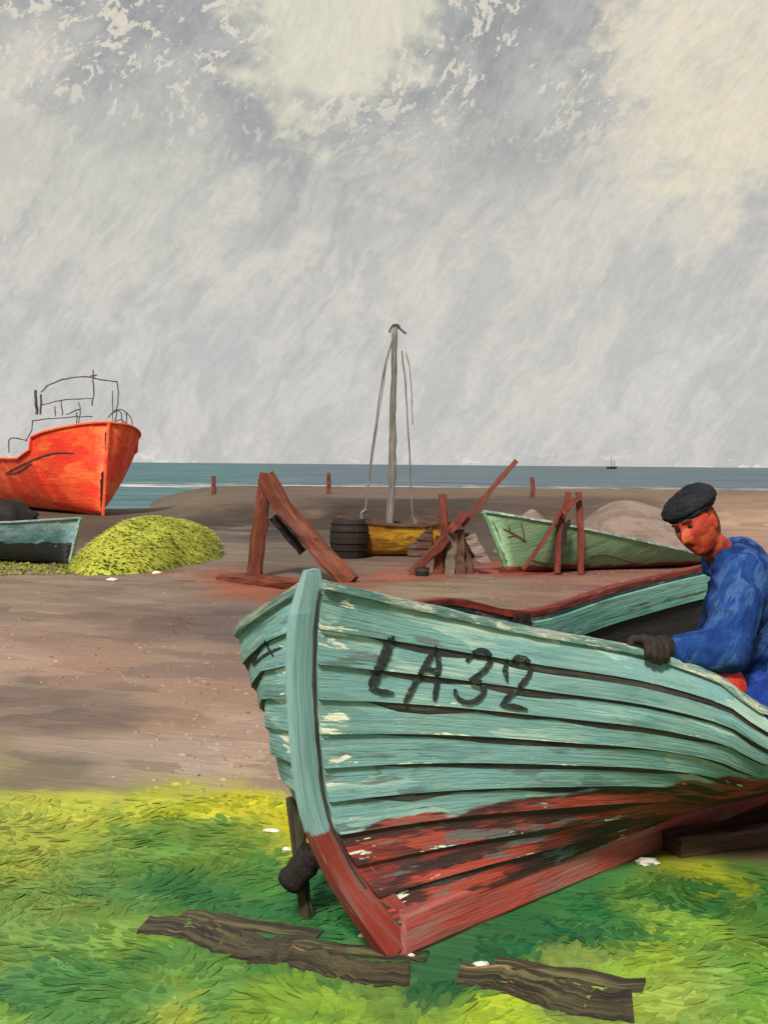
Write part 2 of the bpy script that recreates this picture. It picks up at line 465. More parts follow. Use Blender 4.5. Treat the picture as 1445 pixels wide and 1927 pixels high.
def sea_material():
    m = bpy.data.materials.new('grey_green_sea')
    m.use_nodes = True
    T = NT(m.node_tree)
    vec = T.n('ShaderNodeTexCoord').outputs['Object']
    sp = T.n('ShaderNodeSeparateXYZ', {0: vec})
    X, Y = sp.outputs[0], sp.outputs[1]
    # work in bearing and log-distance so that the wave bands read at every distance
    br = T.math('DIVIDE', X, T.math('MAXIMUM', Y, 1.0))
    lg = T.math('LOGARITHM', T.math('MAXIMUM', Y, 1.0), 2.718)
    cv = T.n('ShaderNodeCombineXYZ', {0: T.math('MULTIPLY', br, 10.0), 1: T.math('MULTIPLY', lg, 7.0), 2: 0.0}).outputs[0]
    n1 = T.noise(T.mapping(cv, scale=(0.8, 3.0, 1)), 1.0, 4, 0.65).outputs[0]
    n2 = T.noise(T.mapping(cv, loc=(4, 2, 0), scale=(2.2, 9.0, 1)), 1.0, 4, 0.6).outputs[0]
    v = T.math('ADD', T.math('MULTIPLY', n1, 0.6), T.math('MULTIPLY', n2, 0.4))
    K = 0.53
    slate = T.ramp(v, [(0.36, L3((84, 102, 116), K)), (0.5, L3((108, 126, 138), K)), (0.62, L3((140, 152, 160), K))])
    teal = T.ramp(v, [(0.36, L3((72, 110, 118), K)), (0.5, L3((92, 134, 140), K)), (0.64, L3((130, 160, 162), K))])
    # the shallows off the left beach are greener
    c = T.mix(T.smooth(T.math('ADD', br, T.math('MULTIPLY', T.math('SUBTRACT', n1, 0.5), 0.25)), -0.15, -0.04), teal, slate)
    ff = T.math('ADD', n2, T.math('MULTIPLY', T.math('SUBTRACT', n1, 0.5), 0.5))
    near = T.math('SUBTRACT', 1.0, T.smooth(Y, 95.0, 150.0))
    thr = T.math('SUBTRACT', 0.78, T.math('MULTIPLY', T.math('MULTIPLY', near, T.smooth(Y, 88.0, 106.0)), 0.34))
    foam = T.smooth(T.math('SUBTRACT', ff, thr), 0.0, 0.03)
    c = T.mix(foam, c, L3((222, 218, 208), 0.66))
    bp = T.n('ShaderNodeBump', {'Height': v, 'Strength': 0.4, 'Distance': 0.2})
    bs = T.n('ShaderNodeBsdfPrincipled', {'Base Color': c, 'Roughness': 0.7, 'Normal': bp.outputs[0]})
    bs.inputs['Specular IOR Level'].default_value = 0.12
    T.n('ShaderNodeOutputMaterial', {0: bs.outputs[0]})
    return m


M['sea'] = sea_material()

# ------------------------------------------------------------------ ground: turf, shingle, the beach ridge
def sstep(x, a, b):
    t = np.clip((x - a) / (b - a), 0, 1)
    return t * t * (3 - 2 * t)


def vnoise(x, y, s, seed=0):
    """cheap smooth value noise on arrays"""
    x = np.asarray(x, float) * s + seed * 17.13
    y = np.asarray(y, float) * s - seed * 9.71
    xi, yi = np.floor(x), np.floor(y)
    fx, fy = x - xi, y - yi
    fx, fy = fx * fx * (3 - 2 * fx), fy * fy * (3 - 2 * fy)
    def h(a, b):
        v = np.sin(a * 127.1 + b * 311.7 + seed * 74.7) * 43758.5453
        return v - np.floor(v)
    return (h(xi, yi) * (1 - fx) + h(xi + 1, yi) * fx) * (1 - fy) + (h(xi, yi + 1) * (1 - fx) + h(xi + 1, yi + 1) * fx) * fy - 0.5


def terrain(X, Y):
    X, Y = np.asarray(X, float), np.asarray(Y, float)
    edge = 31.5 + vnoise(X, 0 * X, 0.25, 3) * 3.0 + X * 0.06
    br = X / np.maximum(Y, 1)
    edge = edge - 0.5
    hgt = 0.42 * sstep(br, -0.215, -0.12) - 0.75 * (1 - sstep(br, -0.225, -0.15)) * sstep(Y, 40, 47)
    z = hgt * sstep(Y, edge, edge + 2.2)
    z = z - 1.4 * sstep(Y, 58, 110)
    z += vnoise(X, Y, 0.7, 5) * 0.03 * sstep(Y, 7, 14) + vnoise(X, Y, 2.3, 6) * 0.012 * sstep(Y, 5.5, 9)
    return z


GPT = [  # broad colour of the turf and shingle with some painted shade: photo position, seen colour
 (100, 1530, (186, 188, 66)), (300, 1525, (180, 186, 60)), (430, 1525, (190, 186, 40)), (490, 1565, (196, 186, 34)), (20, 1600, (150, 160, 60)),
 (110, 1575, (150, 166, 62)), (120, 1620, (112, 142, 64)), (250, 1600, (100, 140, 58)), (350, 1590, (110, 140, 52)), (180, 1680, (98, 134, 66)), (450, 1630, (78, 130, 58)), (60, 1710, (124, 146, 66)), (340, 1690, (62, 116, 58)), (450, 1700, (58, 116, 58)), (560, 1680, (46, 112, 60)), (600, 1740, (60, 122, 58)),
 (130, 1750, (112, 146, 62)), (220, 1775, (118, 150, 58)), (20, 1790, (104, 140, 66)), (80, 1860, (76, 126, 70)), (160, 1850, (74, 124, 64)), (250, 1830, (76, 126, 62)), (320, 1870, (84, 132, 62)), (130, 1905, (88, 136, 70)), (420, 1860, (98, 142, 64)), (620, 1890, (140, 170, 56)), (350, 1915, (172, 182, 68)),
 (50, 1925, (120, 156, 70)), (700, 1870, (122, 152, 64)), (950, 1905, (168, 190, 50)), (820, 1790, (44, 96, 58)), (960, 1740, (40, 104, 60)), (1100, 1690, (48, 112, 58)), (1200, 1750, (142, 176, 62)),  # darkest greens by the keel: boat's shade painted into the turf
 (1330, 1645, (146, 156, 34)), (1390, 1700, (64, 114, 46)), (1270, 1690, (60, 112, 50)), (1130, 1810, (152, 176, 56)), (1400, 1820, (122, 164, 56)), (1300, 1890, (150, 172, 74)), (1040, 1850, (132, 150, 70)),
 (1340, 1600, (78, 66, 54)), (1430, 1560, (96, 84, 60)), (680, 1780, (70, 110, 60)), (1440, 1600, (90, 76, 56)),  # dark browns: shade beneath the boat put into the soil colour
 (60, 1130, (140, 122, 106)), (300, 1120, (136, 118, 104)), (100, 1200, (150, 126, 110)), (250, 1170, (130, 110, 98)), (60, 1300, (120, 104, 94)), (20, 1260, (170, 146, 130)),
 (150, 1260, (156, 128, 112)), (300, 1250, (152, 128, 112)), (300, 1330, (158, 132, 112)), (160, 1340, (132, 114, 102)), (350, 1420, (166, 146, 132)), (150, 1420, (160, 142, 128)), (100, 1470, (128, 118, 98)),
 (450, 1400, (164, 140, 126)), (500, 1470, (150, 130, 116)), (420, 1170, (106, 92, 86)), (300, 1175, (112, 92, 84)), (440, 1280, (150, 124, 108)), (420, 1040, (126, 112, 100)), (420, 1000, (120, 108, 98)),
 (560, 1040, (104, 92, 82)), (700, 1075, (116, 102, 88)), (900, 1100, (136, 118, 100)), (780, 1110, (134, 116, 96)), (1020, 1105, (134, 104, 92)), (490, 1098, (146, 84, 62)), (560, 1110, (136, 84, 66)), (930, 1075, (140, 70, 56)),
 (720, 1080, (146, 84, 66)), (1150, 1100, (140, 100, 88)),
 (1200, 925, (130, 106, 86)), (1000, 925, (116, 97, 80)), (700, 930, (114, 96, 82)), (350, 935, (114, 102, 84)), (350, 960, (102, 90, 74)), (560, 950, (104, 88, 74)),
 (300, 966, (92, 78, 64)), (360, 972, (60, 49, 41)), (430, 974, (54, 43, 37)), (500, 972, (54, 44, 38)), (560, 970, (58, 46, 40)), (640, 966, (58, 47, 40)), (720, 962, (66, 53, 45)), (800, 958, (60, 49, 41)), (870, 957, (58, 47, 40)), (950, 956, (92, 76, 66)), (1100, 948, (88, 72, 62)), (450, 940, (108, 93, 77)), (800, 935, (114, 95, 80)), (450, 992, (128, 114, 104)), (330, 978, (64, 52, 43)), (400, 982, (56, 45, 39)), (470, 983, (52, 42, 36)), (540, 980, (56, 45, 39)), (600, 978, (58, 47, 40)), (680, 972, (60, 48, 41)), (760, 968, (62, 50, 42)), (850, 966, (62, 50, 42)), (940, 968, (80, 66, 56)), (620, 1000, (92, 78, 67)), (700, 1010, (86, 72, 62)), (760, 1045, (100, 86, 74)), (880, 1040, (84, 68, 58)), (860, 985, (72, 58, 50)), (780, 990, (74, 60, 52)), (580, 1075, (108, 94, 82)), (1380, 960, (152, 124, 104)), (1420, 1000, (168, 138, 116)), (1300, 1000, (134, 116, 104)), (1150, 950, (104, 86, 74)),  # darkest run: shaded face of the bank painted into the ground colour
]
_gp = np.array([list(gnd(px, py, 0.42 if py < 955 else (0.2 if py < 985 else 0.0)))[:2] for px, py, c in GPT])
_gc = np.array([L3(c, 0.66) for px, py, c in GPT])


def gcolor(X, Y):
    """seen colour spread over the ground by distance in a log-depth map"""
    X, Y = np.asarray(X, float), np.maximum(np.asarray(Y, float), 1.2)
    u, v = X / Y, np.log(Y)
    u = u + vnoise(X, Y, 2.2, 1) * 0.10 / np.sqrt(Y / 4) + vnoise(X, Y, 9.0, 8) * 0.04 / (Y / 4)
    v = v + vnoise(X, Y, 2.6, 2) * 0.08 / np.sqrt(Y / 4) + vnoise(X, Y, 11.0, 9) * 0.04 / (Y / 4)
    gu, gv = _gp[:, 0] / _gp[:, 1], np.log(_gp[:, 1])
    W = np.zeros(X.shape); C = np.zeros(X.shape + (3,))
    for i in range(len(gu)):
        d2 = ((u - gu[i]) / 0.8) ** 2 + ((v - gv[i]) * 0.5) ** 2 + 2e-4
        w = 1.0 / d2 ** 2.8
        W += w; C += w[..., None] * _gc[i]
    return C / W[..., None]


def turf_edge(X):
    X = np.asarray(X, float)
    return 5.46 + vnoise(X, 0 * X, 1.7, 4) * 0.45 + vnoise(X, 0 * X, 7, 4) * 0.30


def build_ground():
    ys = np.concatenate([np.linspace(-4, 2.4, 12, endpoint=False), np.geomspace(2.4, 140, 330)])
    ts = np.linspace(-1, 1, 200)
    Y, Tt = np.meshgrid(ys, ts, indexing='ij')
    X = Tt * (np.maximum(Y, 2) * 0.75 + 3.0)
    Z = terrain(X, Y)
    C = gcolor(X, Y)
    C = C * (1 + 0.22 * (1 - sstep(Y, turf_edge(X) - 0.25, turf_edge(X) + 0.1)))[..., None]
    V = np.stack([X, Y, Z], -1).reshape(-1, 3)
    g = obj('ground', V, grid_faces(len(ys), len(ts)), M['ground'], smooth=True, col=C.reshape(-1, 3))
    tag(g, kind='structure')
    # flip so that normals look up
    me = g.data
    me.flip_normals()
    return g


build_ground()
s = obj('sea', [(-30000, 44, -0.52), (30000, 44, -0.52), (30000, 30000, -0.52), (-30000, 30000, -0.52)], [(0, 1, 2, 3)], M['sea'])
tag(s, kind='structure')


def blades(cx, cy, cz, length, width, col, rng, droop=0.6, flow=None, lift=0.45):
    """arrays of leaf roots -> one mesh of broad leaning leaves, neighbours combed the same way"""
    n = len(cx)
    az = rng.uniform(0, 2 * PI, n) if flow is None else flow + rng.normal(0, 0.28, n)
    dx, dy = np.cos(az), np.sin(az)
    wx, wy = -dy, dx
    tl = rng.uniform(0.25, 1.0, n) * lift
    roll = rng.normal(0, 0.07, n)
    L_, W_ = length, width
    rows = [(0.0, .30), (0.35, .50), (0.75, .44), (1.0, .10)]
    V = np.empty((n, 8, 3)); C = np.empty((n, 8, 3))
    for k, (h, wd) in enumerate(rows):
        for e, sg in enumerate((1, -1)):
            q = k * 2 + e
            V[:, q, 0] = cx + dx * h * L_ + wx * wd * sg * W_
            V[:, q, 1] = cy + dy * h * L_ + wy * wd * sg * W_
            V[:, q, 2] = cz + L_ * tl * np.sin(h * 1.75) + roll * wd * sg * W_
            C[:, q] = col * (0.92 + 0.16 * h)
    base = np.arange(n)[:, None] * 8
    F = np.concatenate([base + [0, 1, 3, 2], base + [2, 3, 5, 4], base + [4, 5, 7, 6]], 0)
    return V.reshape(-1, 3), F.tolist(), C.reshape(-1, 3)


# ------------------------------------------------------------------ the teal boat in the foreground
K0 = gnd(750, 1790)
kr = gnd(1445, 1500) - K0
E = Vector((kr.x, kr.y, 0)).normalized()          # along the keel, bow to stern
N = Vector((E.y, -E.x, 0))                        # out of the near side


def bt(s, b, z):
    return K0 + E * s + N * b + Vector((0, 0, z))


def to_sb(p):
    r = p - K0
    return (r.dot(E), r.dot(N), p.z)


boat = thing('rowing_boat', (K0.x, K0.y, 0),
             'big teal clinker boat with charcoal lettering and red bottom on the grass', 'boat')

STEM = catmull([at(584, 1072, 3.55), at(571, 1160, 3.585), at(566, 1250, 3.615), at(570, 1350, 3.645), at(580, 1460, 3.685), at(598, 1545, 3.715), at(640, 1630, 3.765), at(692, 1705, 3.80), at(745, 1772, 3.84)], 60)
NEAR_S = [to_sb(p) for p in (at(600, 1102, 3.60), at(700, 1126, 3.72), at(830, 1156, 3.85), at(1000, 1192, 3.99), at(1190, 1228, 4.12), at(1340, 1276, 4.17), at(1446, 1344, 4.24))]
print('near sheer', [tuple(round(v, 2) for v in p) for p in NEAR_S])
NEAR_S += [(1.65, 0.89, 0.64), (2.0, 0.98, 0.62), (2.5, 1.05, 0.60), (3.4, 0.98, 0.70), (4.4, 0.72, 0.90)]
FAR_S = [to_sb(p) for p in (at(556, 1108, 3.60), at(505, 1140, 3.72), at(446, 1188, 3.92), at(470, 1200, 4.12), at(600, 1190, 4.40), at(749, 1150, 4.66), at(850, 1136, 4.92), at(990, 1158, 5.2), at(1150, 1112, 5.8), at(1330, 1070, 6.6))]
print('far sheer', [tuple(round(v, 2) for v in p) for p in FAR_S])
FAR_S += [(4.4, -0.58, 1.08)]
NST = 56


def side_surface(sheer, sign, wst):
    """grid [station, t] of hull skin points (boat frame s,b,z) and a matching outward direction"""
    S = catmull(sheer, NST)
    ks = np.linspace(0, 1, NST)
    skeel = 0.10 + 4.25 * ks ** 1.05
    Kp = np.stack([skeel, np.full(NST, 0.045 * sign), 0.13 + 0 * skeel], 1)
    st = np.array([to_sb(Vector(p)) for p in STEM])
    tt = np.linspace(0, 1, 31)              # 0 keel .. 1 sheer
    # stem points by height
    zz = S[0, 2] * tt + 0.10 * (1 - tt)
    o = np.argsort(st[:, 2])
    stp = np.stack([np.interp(zz, st[o, 2], st[o, 0]) + 0.03, np.interp(zz, st[o, 2], st[o, 1]) + sign * wst, zz], 1)
    G = np.empty((NST, 31, 3))
    for i in range(NST):
        q = i / (NST - 1)
        lin_ = Kp[i] + (S[i] - Kp[i]) * tt[:, None]
        dist = np.linalg.norm(S[i, :2] - S[0, :2])
        bul = 0.25 * sstep(q, 0.02, 0.34) if sign > 0 else 0.24 * sstep(q, 0.02, 0.30)
        if sign < 0:
            lin_[:, 1] -= 0.26 * sstep(q, 0.0, 0.04) * (1 - sstep(q, 0.10, 0.25)) * 4 * tt * (1 - tt) * (1.25 - 0.75 * tt)
        lin_[:, 1] += sign * 0.85 * bul * 4 * tt * (1 - tt) * (0.55 + 0.45 * tt)
        lin_[:, 2] -= (0.10 if sign > 0 else 0.5) * bul * 4 * tt * (1 - tt) * tt
        w = math.exp(-(dist / 0.42) ** 1.3)
        lin0 = Kp[0] + (S[0] - Kp[0]) * tt[:, None]
        G[i] = lin_ + w * (stp - lin0)
    return G, S, Kp


GN, SN, KN = side_surface(NEAR_S, 1, 0.035)
GF, SF, KF = side_surface(FAR_S, -1, 0.035)


def world_grid(G):
    e, n = np.array(E), np.array(N)
    return np.array(K0)[None, None] * np.array([1, 1, 0]) + G[..., 0:1] * e + G[..., 1:2] * n + G[..., 2:3] * np.array([0, 0, 1.0])


def outward(W):
    du = np.gradient(W, axis=0); dv = np.gradient(W, axis=1)
    n = np.cross(du, dv)
    n /= np.linalg.norm(n, axis=2)[..., None] + 1e-9
    return n


def samp(A, tq):
    """sample grid A[station, t] at t array (station, )"""
    x = np.clip(np.asarray(tq) * 30, 0, 29.999)
    i = x.astype(int); f = (x - i)[:, None]
    r = np.arange(A.shape[0])
    return A[r, i] * (1 - f) + A[r, i + 1] * f


NSTRAKE = 10


def build_side(G, sign, name_group):
    W = world_grid(G)
    On = outward(W)
    c = On[20, 20]
    if np.dot(c, np.array(N) * sign) < 0:
        On = -On
    allv, allf = [], []
    for j in range(NSTRAKE):
        t_top, t_bot = 1 - j / NSTRAKE, 1 - (j + 1) / NSTRAKE
        lap = 0.018
        rows = []
        over = 0.012 if j < NSTRAKE - 1 else 0.0
        for (f, off) in [(0.0, 0.003), (0.33, 0.003 + lap * 0.33), (0.66, 0.003 + lap * 0.66), (1.0, 0.003 + lap), (1.0, -0.004), (0.0, -0.016)]:
            t = t_top + (t_bot - over - t_top) * f
            tq = np.full(NST, t)
            rows.append(samp(W, tq) + samp(On, tq) * off)
        R = np.array(rows)                      # 6, NST, 3
        V = R.transpose(1, 0, 2).reshape(-1, 3)
        sl = np.concatenate([[0], np.cumsum(np.linalg.norm(np.diff(R[0], axis=0), axis=1))])
        wd = np.linalg.norm(R[0] - R[3], axis=1)
        UV = np.zeros((NST, 6, 2)); UV[:, :, 0] = sl[:, None] + j * 3.7
        for k, f in enumerate((0, .33, .66, 1, 1.1, 1.3)):
            UV[:, k, 1] = wd * f + j * 1.3 + sign * 5
        F = []
        for i in range(NST - 1):
            for k in range(6):
                k2 = (k + 1) % 6
                q = (i * 6 + k, (i + 1) * 6 + k, (i + 1) * 6 + k2, i * 6 + k2)
                F.append(q if sign > 0 else q[::-1])
        F.append(tuple(range(6))); F.append(tuple((NST - 1) * 6 + k for k in range(6))[::-1])
        EG = np.zeros((NST, 6, 3)); EG[:, 0] = 0.8; EG[:, 3:] = 1.0; EG[:2] = 1.0; EG[2] += 0.2
        obj('plank', V, F, M['hull'], boat, UV.reshape(-1, 2), col=np.clip(EG, 0, 1).reshape(-1, 3))
        o = len(allv)
        allv += [Vector(v) for v in V]; allf += [tuple(i + o for i in f) for f in F]
        # dark strip painting the lap shadow under this plank's lower edge, uneven in width
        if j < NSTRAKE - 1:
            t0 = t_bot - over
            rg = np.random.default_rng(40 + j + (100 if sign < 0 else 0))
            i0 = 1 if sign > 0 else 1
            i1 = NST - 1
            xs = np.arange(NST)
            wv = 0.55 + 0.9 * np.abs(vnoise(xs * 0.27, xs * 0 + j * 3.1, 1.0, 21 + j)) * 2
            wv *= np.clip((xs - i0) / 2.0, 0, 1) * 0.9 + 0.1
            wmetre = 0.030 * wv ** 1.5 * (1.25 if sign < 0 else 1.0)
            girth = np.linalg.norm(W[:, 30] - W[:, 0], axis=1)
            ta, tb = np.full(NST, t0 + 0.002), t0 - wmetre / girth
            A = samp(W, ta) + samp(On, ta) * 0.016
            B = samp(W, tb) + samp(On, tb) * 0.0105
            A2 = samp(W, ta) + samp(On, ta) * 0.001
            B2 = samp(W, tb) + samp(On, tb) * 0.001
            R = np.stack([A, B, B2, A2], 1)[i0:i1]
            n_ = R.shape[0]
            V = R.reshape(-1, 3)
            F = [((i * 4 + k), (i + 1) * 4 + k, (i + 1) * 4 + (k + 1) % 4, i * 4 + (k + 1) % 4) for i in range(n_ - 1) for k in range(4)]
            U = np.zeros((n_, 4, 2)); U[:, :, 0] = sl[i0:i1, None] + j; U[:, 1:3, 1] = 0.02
            obj('lap_shadow_strip', V, F, M['lapshade_seam'], boat, U.reshape(-1, 2))
    # inner lining
    t = np.linspace(0.0, 0.985, 12)
    I = np.array([samp(W, np.full(NST, x)) - samp(On, np.full(NST, x)) * 0.035 for x in t]).transpose(1, 0, 2)
    UVi = np.zeros((NST, 12, 2)); UVi[:, :, 0] = np.linspace(0, 5, NST)[:, None]; UVi[:, :, 1] = np.linspace(0, 1, 12)[None]
    obj('inner_lining', I.reshape(-1, 3), grid_faces(NST, 12), M['tar'], boat, UVi.reshape(-1, 2), smooth=True)
    return W, On, BVHTree.FromPolygons(allv, allf)


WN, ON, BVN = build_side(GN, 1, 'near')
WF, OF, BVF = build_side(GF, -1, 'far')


def proj(p):
    x, z = p[0] / p[1], (p[2] - CAMH) / p[1]
    return (round(CX + FPX * (x * cR + z * sR)), round(CY - FPX * (-x * sR + z * cR)))


for t in (1.0, .8, .6, .4, .2, 0.0):
    print('near t', t, [proj(samp(WN, np.full(NST, t))[i]) for i in (0, 3, 6, 9, 12, 15, 18, 22, 26, 30)])
print('far  t', [proj(samp(WF, np.full(NST, 1.0))[i]) for i in range(0, 50, 4)])

# stem post, forefoot and keel
stp = [Vector(p) for p in STEM]
V, F, U = [], [], []
prof = [(-0.021, -0.045), (0.021, -0.045), (0.034, 0.06), (-0.034, 0.06)]
for i, p in enumerate(stp):
    a = stp[min(i + 1, len(stp) - 1)] - stp[max(i - 1, 0)]
    a.normalize()
    side = N
    fwd = side.cross(a).normalized()
    if fwd.dot(E) > 0:
        fwd = -fwd
    k = (0.45 + 0.55 * min(1, i / 6)) if i < 36 else 1.0 + (i - 36) / 23 * 0.5
    for (b, f) in prof:
        V.append(p + side * b * k - fwd * (f * k))
        U.append((i * 0.025, b * 2 + f))
n = len(stp)
for i in range(n - 1):
    for q in range(4):
        F.append((i * 4 + q, (i + 1) * 4 + q, (i + 1) * 4 + (q + 1) % 4, i * 4 + (q + 1) % 4))
F += [(0, 1, 2, 3), tuple((n - 1) * 4 + q for q in (3, 2, 1, 0))]
obj('stem_post', V, F, M['stem'], boat, U)
# dark crack-like seam between stem and planks on both sides
for sgn, G_ in ((1, WN), (-1, WF)):
    P = [Vector(samp(G_, np.full(NST, t))[0]) for t in np.linspace(0.99, 0.12, 24)]
    put('stem_seam', tube([p + N * (0.004 * sgn) - E * 0.012 for p in P], 0.0048, n=5, wob=0.0012, seed=3), M['lapshade_seam'], boat)
kp = [bt(s_, 0, 0.070) for s_ in np.linspace(-0.02, 4.4, 24)]
put('keel', bar(kp, 0.105, 0.150, rough=0.002, seed=2), M['keel'], boat)
# dark hog timber between garboards and keel
put('keelson', bar([bt(s_, 0, 0.16) for s_ in np.linspace(0.6, 4.3, 12)], 0.10, 0.06), M['tar'], boat)
# rails along the sheer
near_top = [Vector(p) for p in samp(WN, np.full(NST, 1.0))]
far_top = [Vector(p) for p in samp(WF, np.full(NST, 1.0))]
put('gunwale', bar([p - N * 0.004 + Vector((0, 0, 0.008)) for p in near_top], 0.052, 0.030, rough=0.0018, seed=5), M['cap'], boat)
put('gunwale', bar([p + N * 0.004 + Vector((0, 0, 0.008)) for p in far_top[:15]], 0.05, 0.03, rough=0.0018, seed=6), M['cap'], boat)
put('gunwale', bar([p + N * 0.004 + Vector((0, 0, 0.008)) for p in far_top[14:]], 0.05, 0.034, rough=0.0015, seed=7), M['redrail'], boat)
# broad teal inner strake on the far side, aft of the bow
ii = [i for i in range(NST) if proj(far_top[i])[0] > 985 and far_top[i].y > 4.8]
V, U = [], []
for k_, i in enumerate(ii):
    f = min(1.0, k_ / 4)
    for (t, off) in [(0.988, 0.04), (0.988 - 0.11 * (0.35 + 0.65 * f), 0.043), (0.988 - 0.11 * (0.35 + 0.65 * f), 0.062), (0.988, 0.06)]:
        V.append(samp(WF, np.full(NST, t))[i] - samp(OF, np.full(NST, t))[i] * off)
        U.append((k_ * 0.1, t))
F = [(a * 4 + q, (a + 1) * 4 + q, (a + 1) * 4 + (q + 1) % 4, a * 4 + (q + 1) % 4) for a in range(len(ii) - 1) for q in range(4)]
F += [(3, 2, 1, 0), tuple((len(ii) - 1) * 4 + q for q in range(4))]
obj('inner_strake', V, F, M['inrail'], boat, U)
# transom
tn = [Vector(WN[-1, k]) for k in range(0, 31, 3)]; tf = [Vector(WF[-1, k]) for k in range(0, 31, 3)]
V = tn + tf + [v - E * 0.04 for v in tn + tf]
m_ = len(tn)
F = [(k, k + 1, m_ + k + 1, m_ + k) for k in range(m_ - 1)] + [(2 * m_ + k, 3 * m_ + k, 3 * m_ + k + 1, 2 * m_ + k + 1) for k in range(m_ - 1)]
F += [(m_ - 1, 3 * m_ - 1, 4 * m_ - 1, 2 * m_ - 1)]
obj('transom', V, F, M['inrail'], boat, [(v.x, v.z) for v in V])
# thwarts, side bench and bottom boards
for s_, zz, hw in ( (2.75, 0.60, 0.0), (3.7, 0.62, 0)):
    put('thwart', bar([bt(s_, -0.50, zz + 0.04), bt(s_, 0.66, zz - 0.06)], 0.22, 0.03, seed=9, rough=0.001, seg=4), M['tar'], boat)
put('side_bench', bar([bt(1.6, 0.36, 0.42), bt(2.6, 0.48, 0.40)], 0.26, 0.03, seed=10, seg=4), M['tar'], boat)
for k_ in range(4):
    b_ = -0.24 + 0.16 * k_
    put('bottom_board', bar([bt(1.5, b_ * 0.5, 0.25), bt(2.3, b_, 0.235), bt(3.9, b_, 0.24)], 0.13, 0.02, seg=8, seed=12 + k_), M['tar'], boat)
# breasthook
a, b, c = near_top[3], far_top[3], stp[1] + E * 0.1
cc_ = (near_top[2] + far_top[2]) / 2
V = [cc_ + (v - cc_) * 0.55 for v in (near_top[1], near_top[3], far_top[3], far_top[1])]
V = [v - Vector((0, 0, 0.012)) for v in V] + [v - Vector((0, 0, 0.05)) for v in V]
obj('breasthook', V, [(0, 1, 2, 3), (7, 6, 5, 4), (0, 4, 5, 1), (1, 5, 6, 2), (2, 6, 7, 3), (3, 7, 4, 0)], M['tar'], boat, [(0, 0)] * 8)
# iron fairlead block on the far rail, where the rail turns dark
pfl = at(972, 1168, 5.15)
put('rail_block', bar([pfl + E * -0.05, pfl + E * 0.06], 0.06, 0.07, rough=0.004, seg=4), M['dark'], boat)


def ribbon(bvh, pts, w, lift=0.006, seed=0, ends=0.4):
    """brush-drawn stroke lying on a surface, given where it runs in the photograph"""
    rg = np.random.default_rng(seed)
    P = catmull([(x, y) for x, y in pts], max(5, int(sum(math.dist(pts[i], pts[i + 1]) for i in range(len(pts) - 1)) / 5)))
    org = Vector((0, 0, CAMH))
    A, B, A2, B2 = [], [], [], []
    hits = []
    for x, y in P:
        dvec = (at(x, y, 1.0) - org).normalized()
        h = bvh.ray_cast(org, dvec)
        if h[0] is not None:
            nn = h[1] if h[1].dot(dvec) < 0 else -h[1]
            hits.append((h[0], nn))
    n = len(hits)
    if n < 3:
        return None
    V = []
    for i in range(n):
        t = hits[min(i + 1, n - 1)][0] - hits[max(i - 1, 0)][0]
        nm = hits[i][1]
        sd = t.cross(nm).normalized()
        e = min(1.0, ends + 0.25 * min(i, n - 1 - i))
        wl, wr = [w * e * (0.5 + rg.uniform(-.14, .14)) for _ in range(2)]
        p = hits[i][0]
        V += [p + sd * wl + nm * lift, p - sd * wr + nm * lift, p - sd * wr - nm * 0.002, p + sd * wl - nm * 0.002]
    F = [(i * 4 + k, (i + 1) * 4 + k, (i + 1) * 4 + (k + 1) % 4, i * 4 + (k + 1) % 4) for i in range(n - 1) for k in range(4)]
    F += [(0, 1, 2, 3), tuple((n - 1) * 4 + k for k in (3, 2, 1, 0))]
    return V, F, [(0, 0)] * len(V)


def strokes(name, bvh, lines, w, mat, parent, lift=0.006, seed=0):
    parts = [r for r in (ribbon(bvh, l, w, lift, seed + i) for i, l in enumerate(lines)) if r]
    if parts:
        return put(name, join(parts), mat, parent)


strokes('painted_letter', BVN, [[(738, 1196), (728, 1228), (712, 1266), (697, 1298)], [(730, 1200), (716, 1240), (694, 1290)], [(694, 1296), (714, 1300), (738, 1304)]], 0.019, M['charcoal'], boat, lift=0.009, seed=1)
strokes('painted_letter', BVN, [[(818, 1216), (800, 1250), (776, 1292), (760, 1322)], [(822, 1220), (823, 1260), (816, 1318)], [(788, 1262), (804, 1260), (823, 1261)]], 0.017, M['charcoal'], boat, lift=0.009, seed=5)
strokes('painted_letter', BVN, [[(876, 1244), (892, 1226), (914, 1226), (921, 1244), (908, 1262), (882, 1280)], [(884, 1280), (906, 1286), (908, 1302), (892, 1318), (872, 1320), (858, 1310), (855, 1296)]], 0.015, M['charcoal'], boat, lift=0.009, seed=9)
strokes('painted_letter', BVN, [[(952, 1240), (949, 1262), (953, 1282)], [(958, 1250), (974, 1236), (992, 1244), (996, 1264), (980, 1288), (956, 1310), (942, 1324)], [(940, 1326), (962, 1329), (990, 1334)]], 0.015, M['charcoal'], boat, lift=0.009, seed=13)
# faint charcoal sketch marks on the far bow
strokes('painted_letter', BVF, [[(500, 1206), (508, 1222), (516, 1234)], [(500, 1206), (484, 1234), (478, 1250)], [(478, 1252), (500, 1232), (530, 1218)]], 0.007, M['charcoal'], boat, seed=17)

# ------------------------------------------------------------------ things lying round the bow
def lie(px, py, lift=0.0):
    p = gnd(px, py)
    return p + Vector((0, 0, lift))


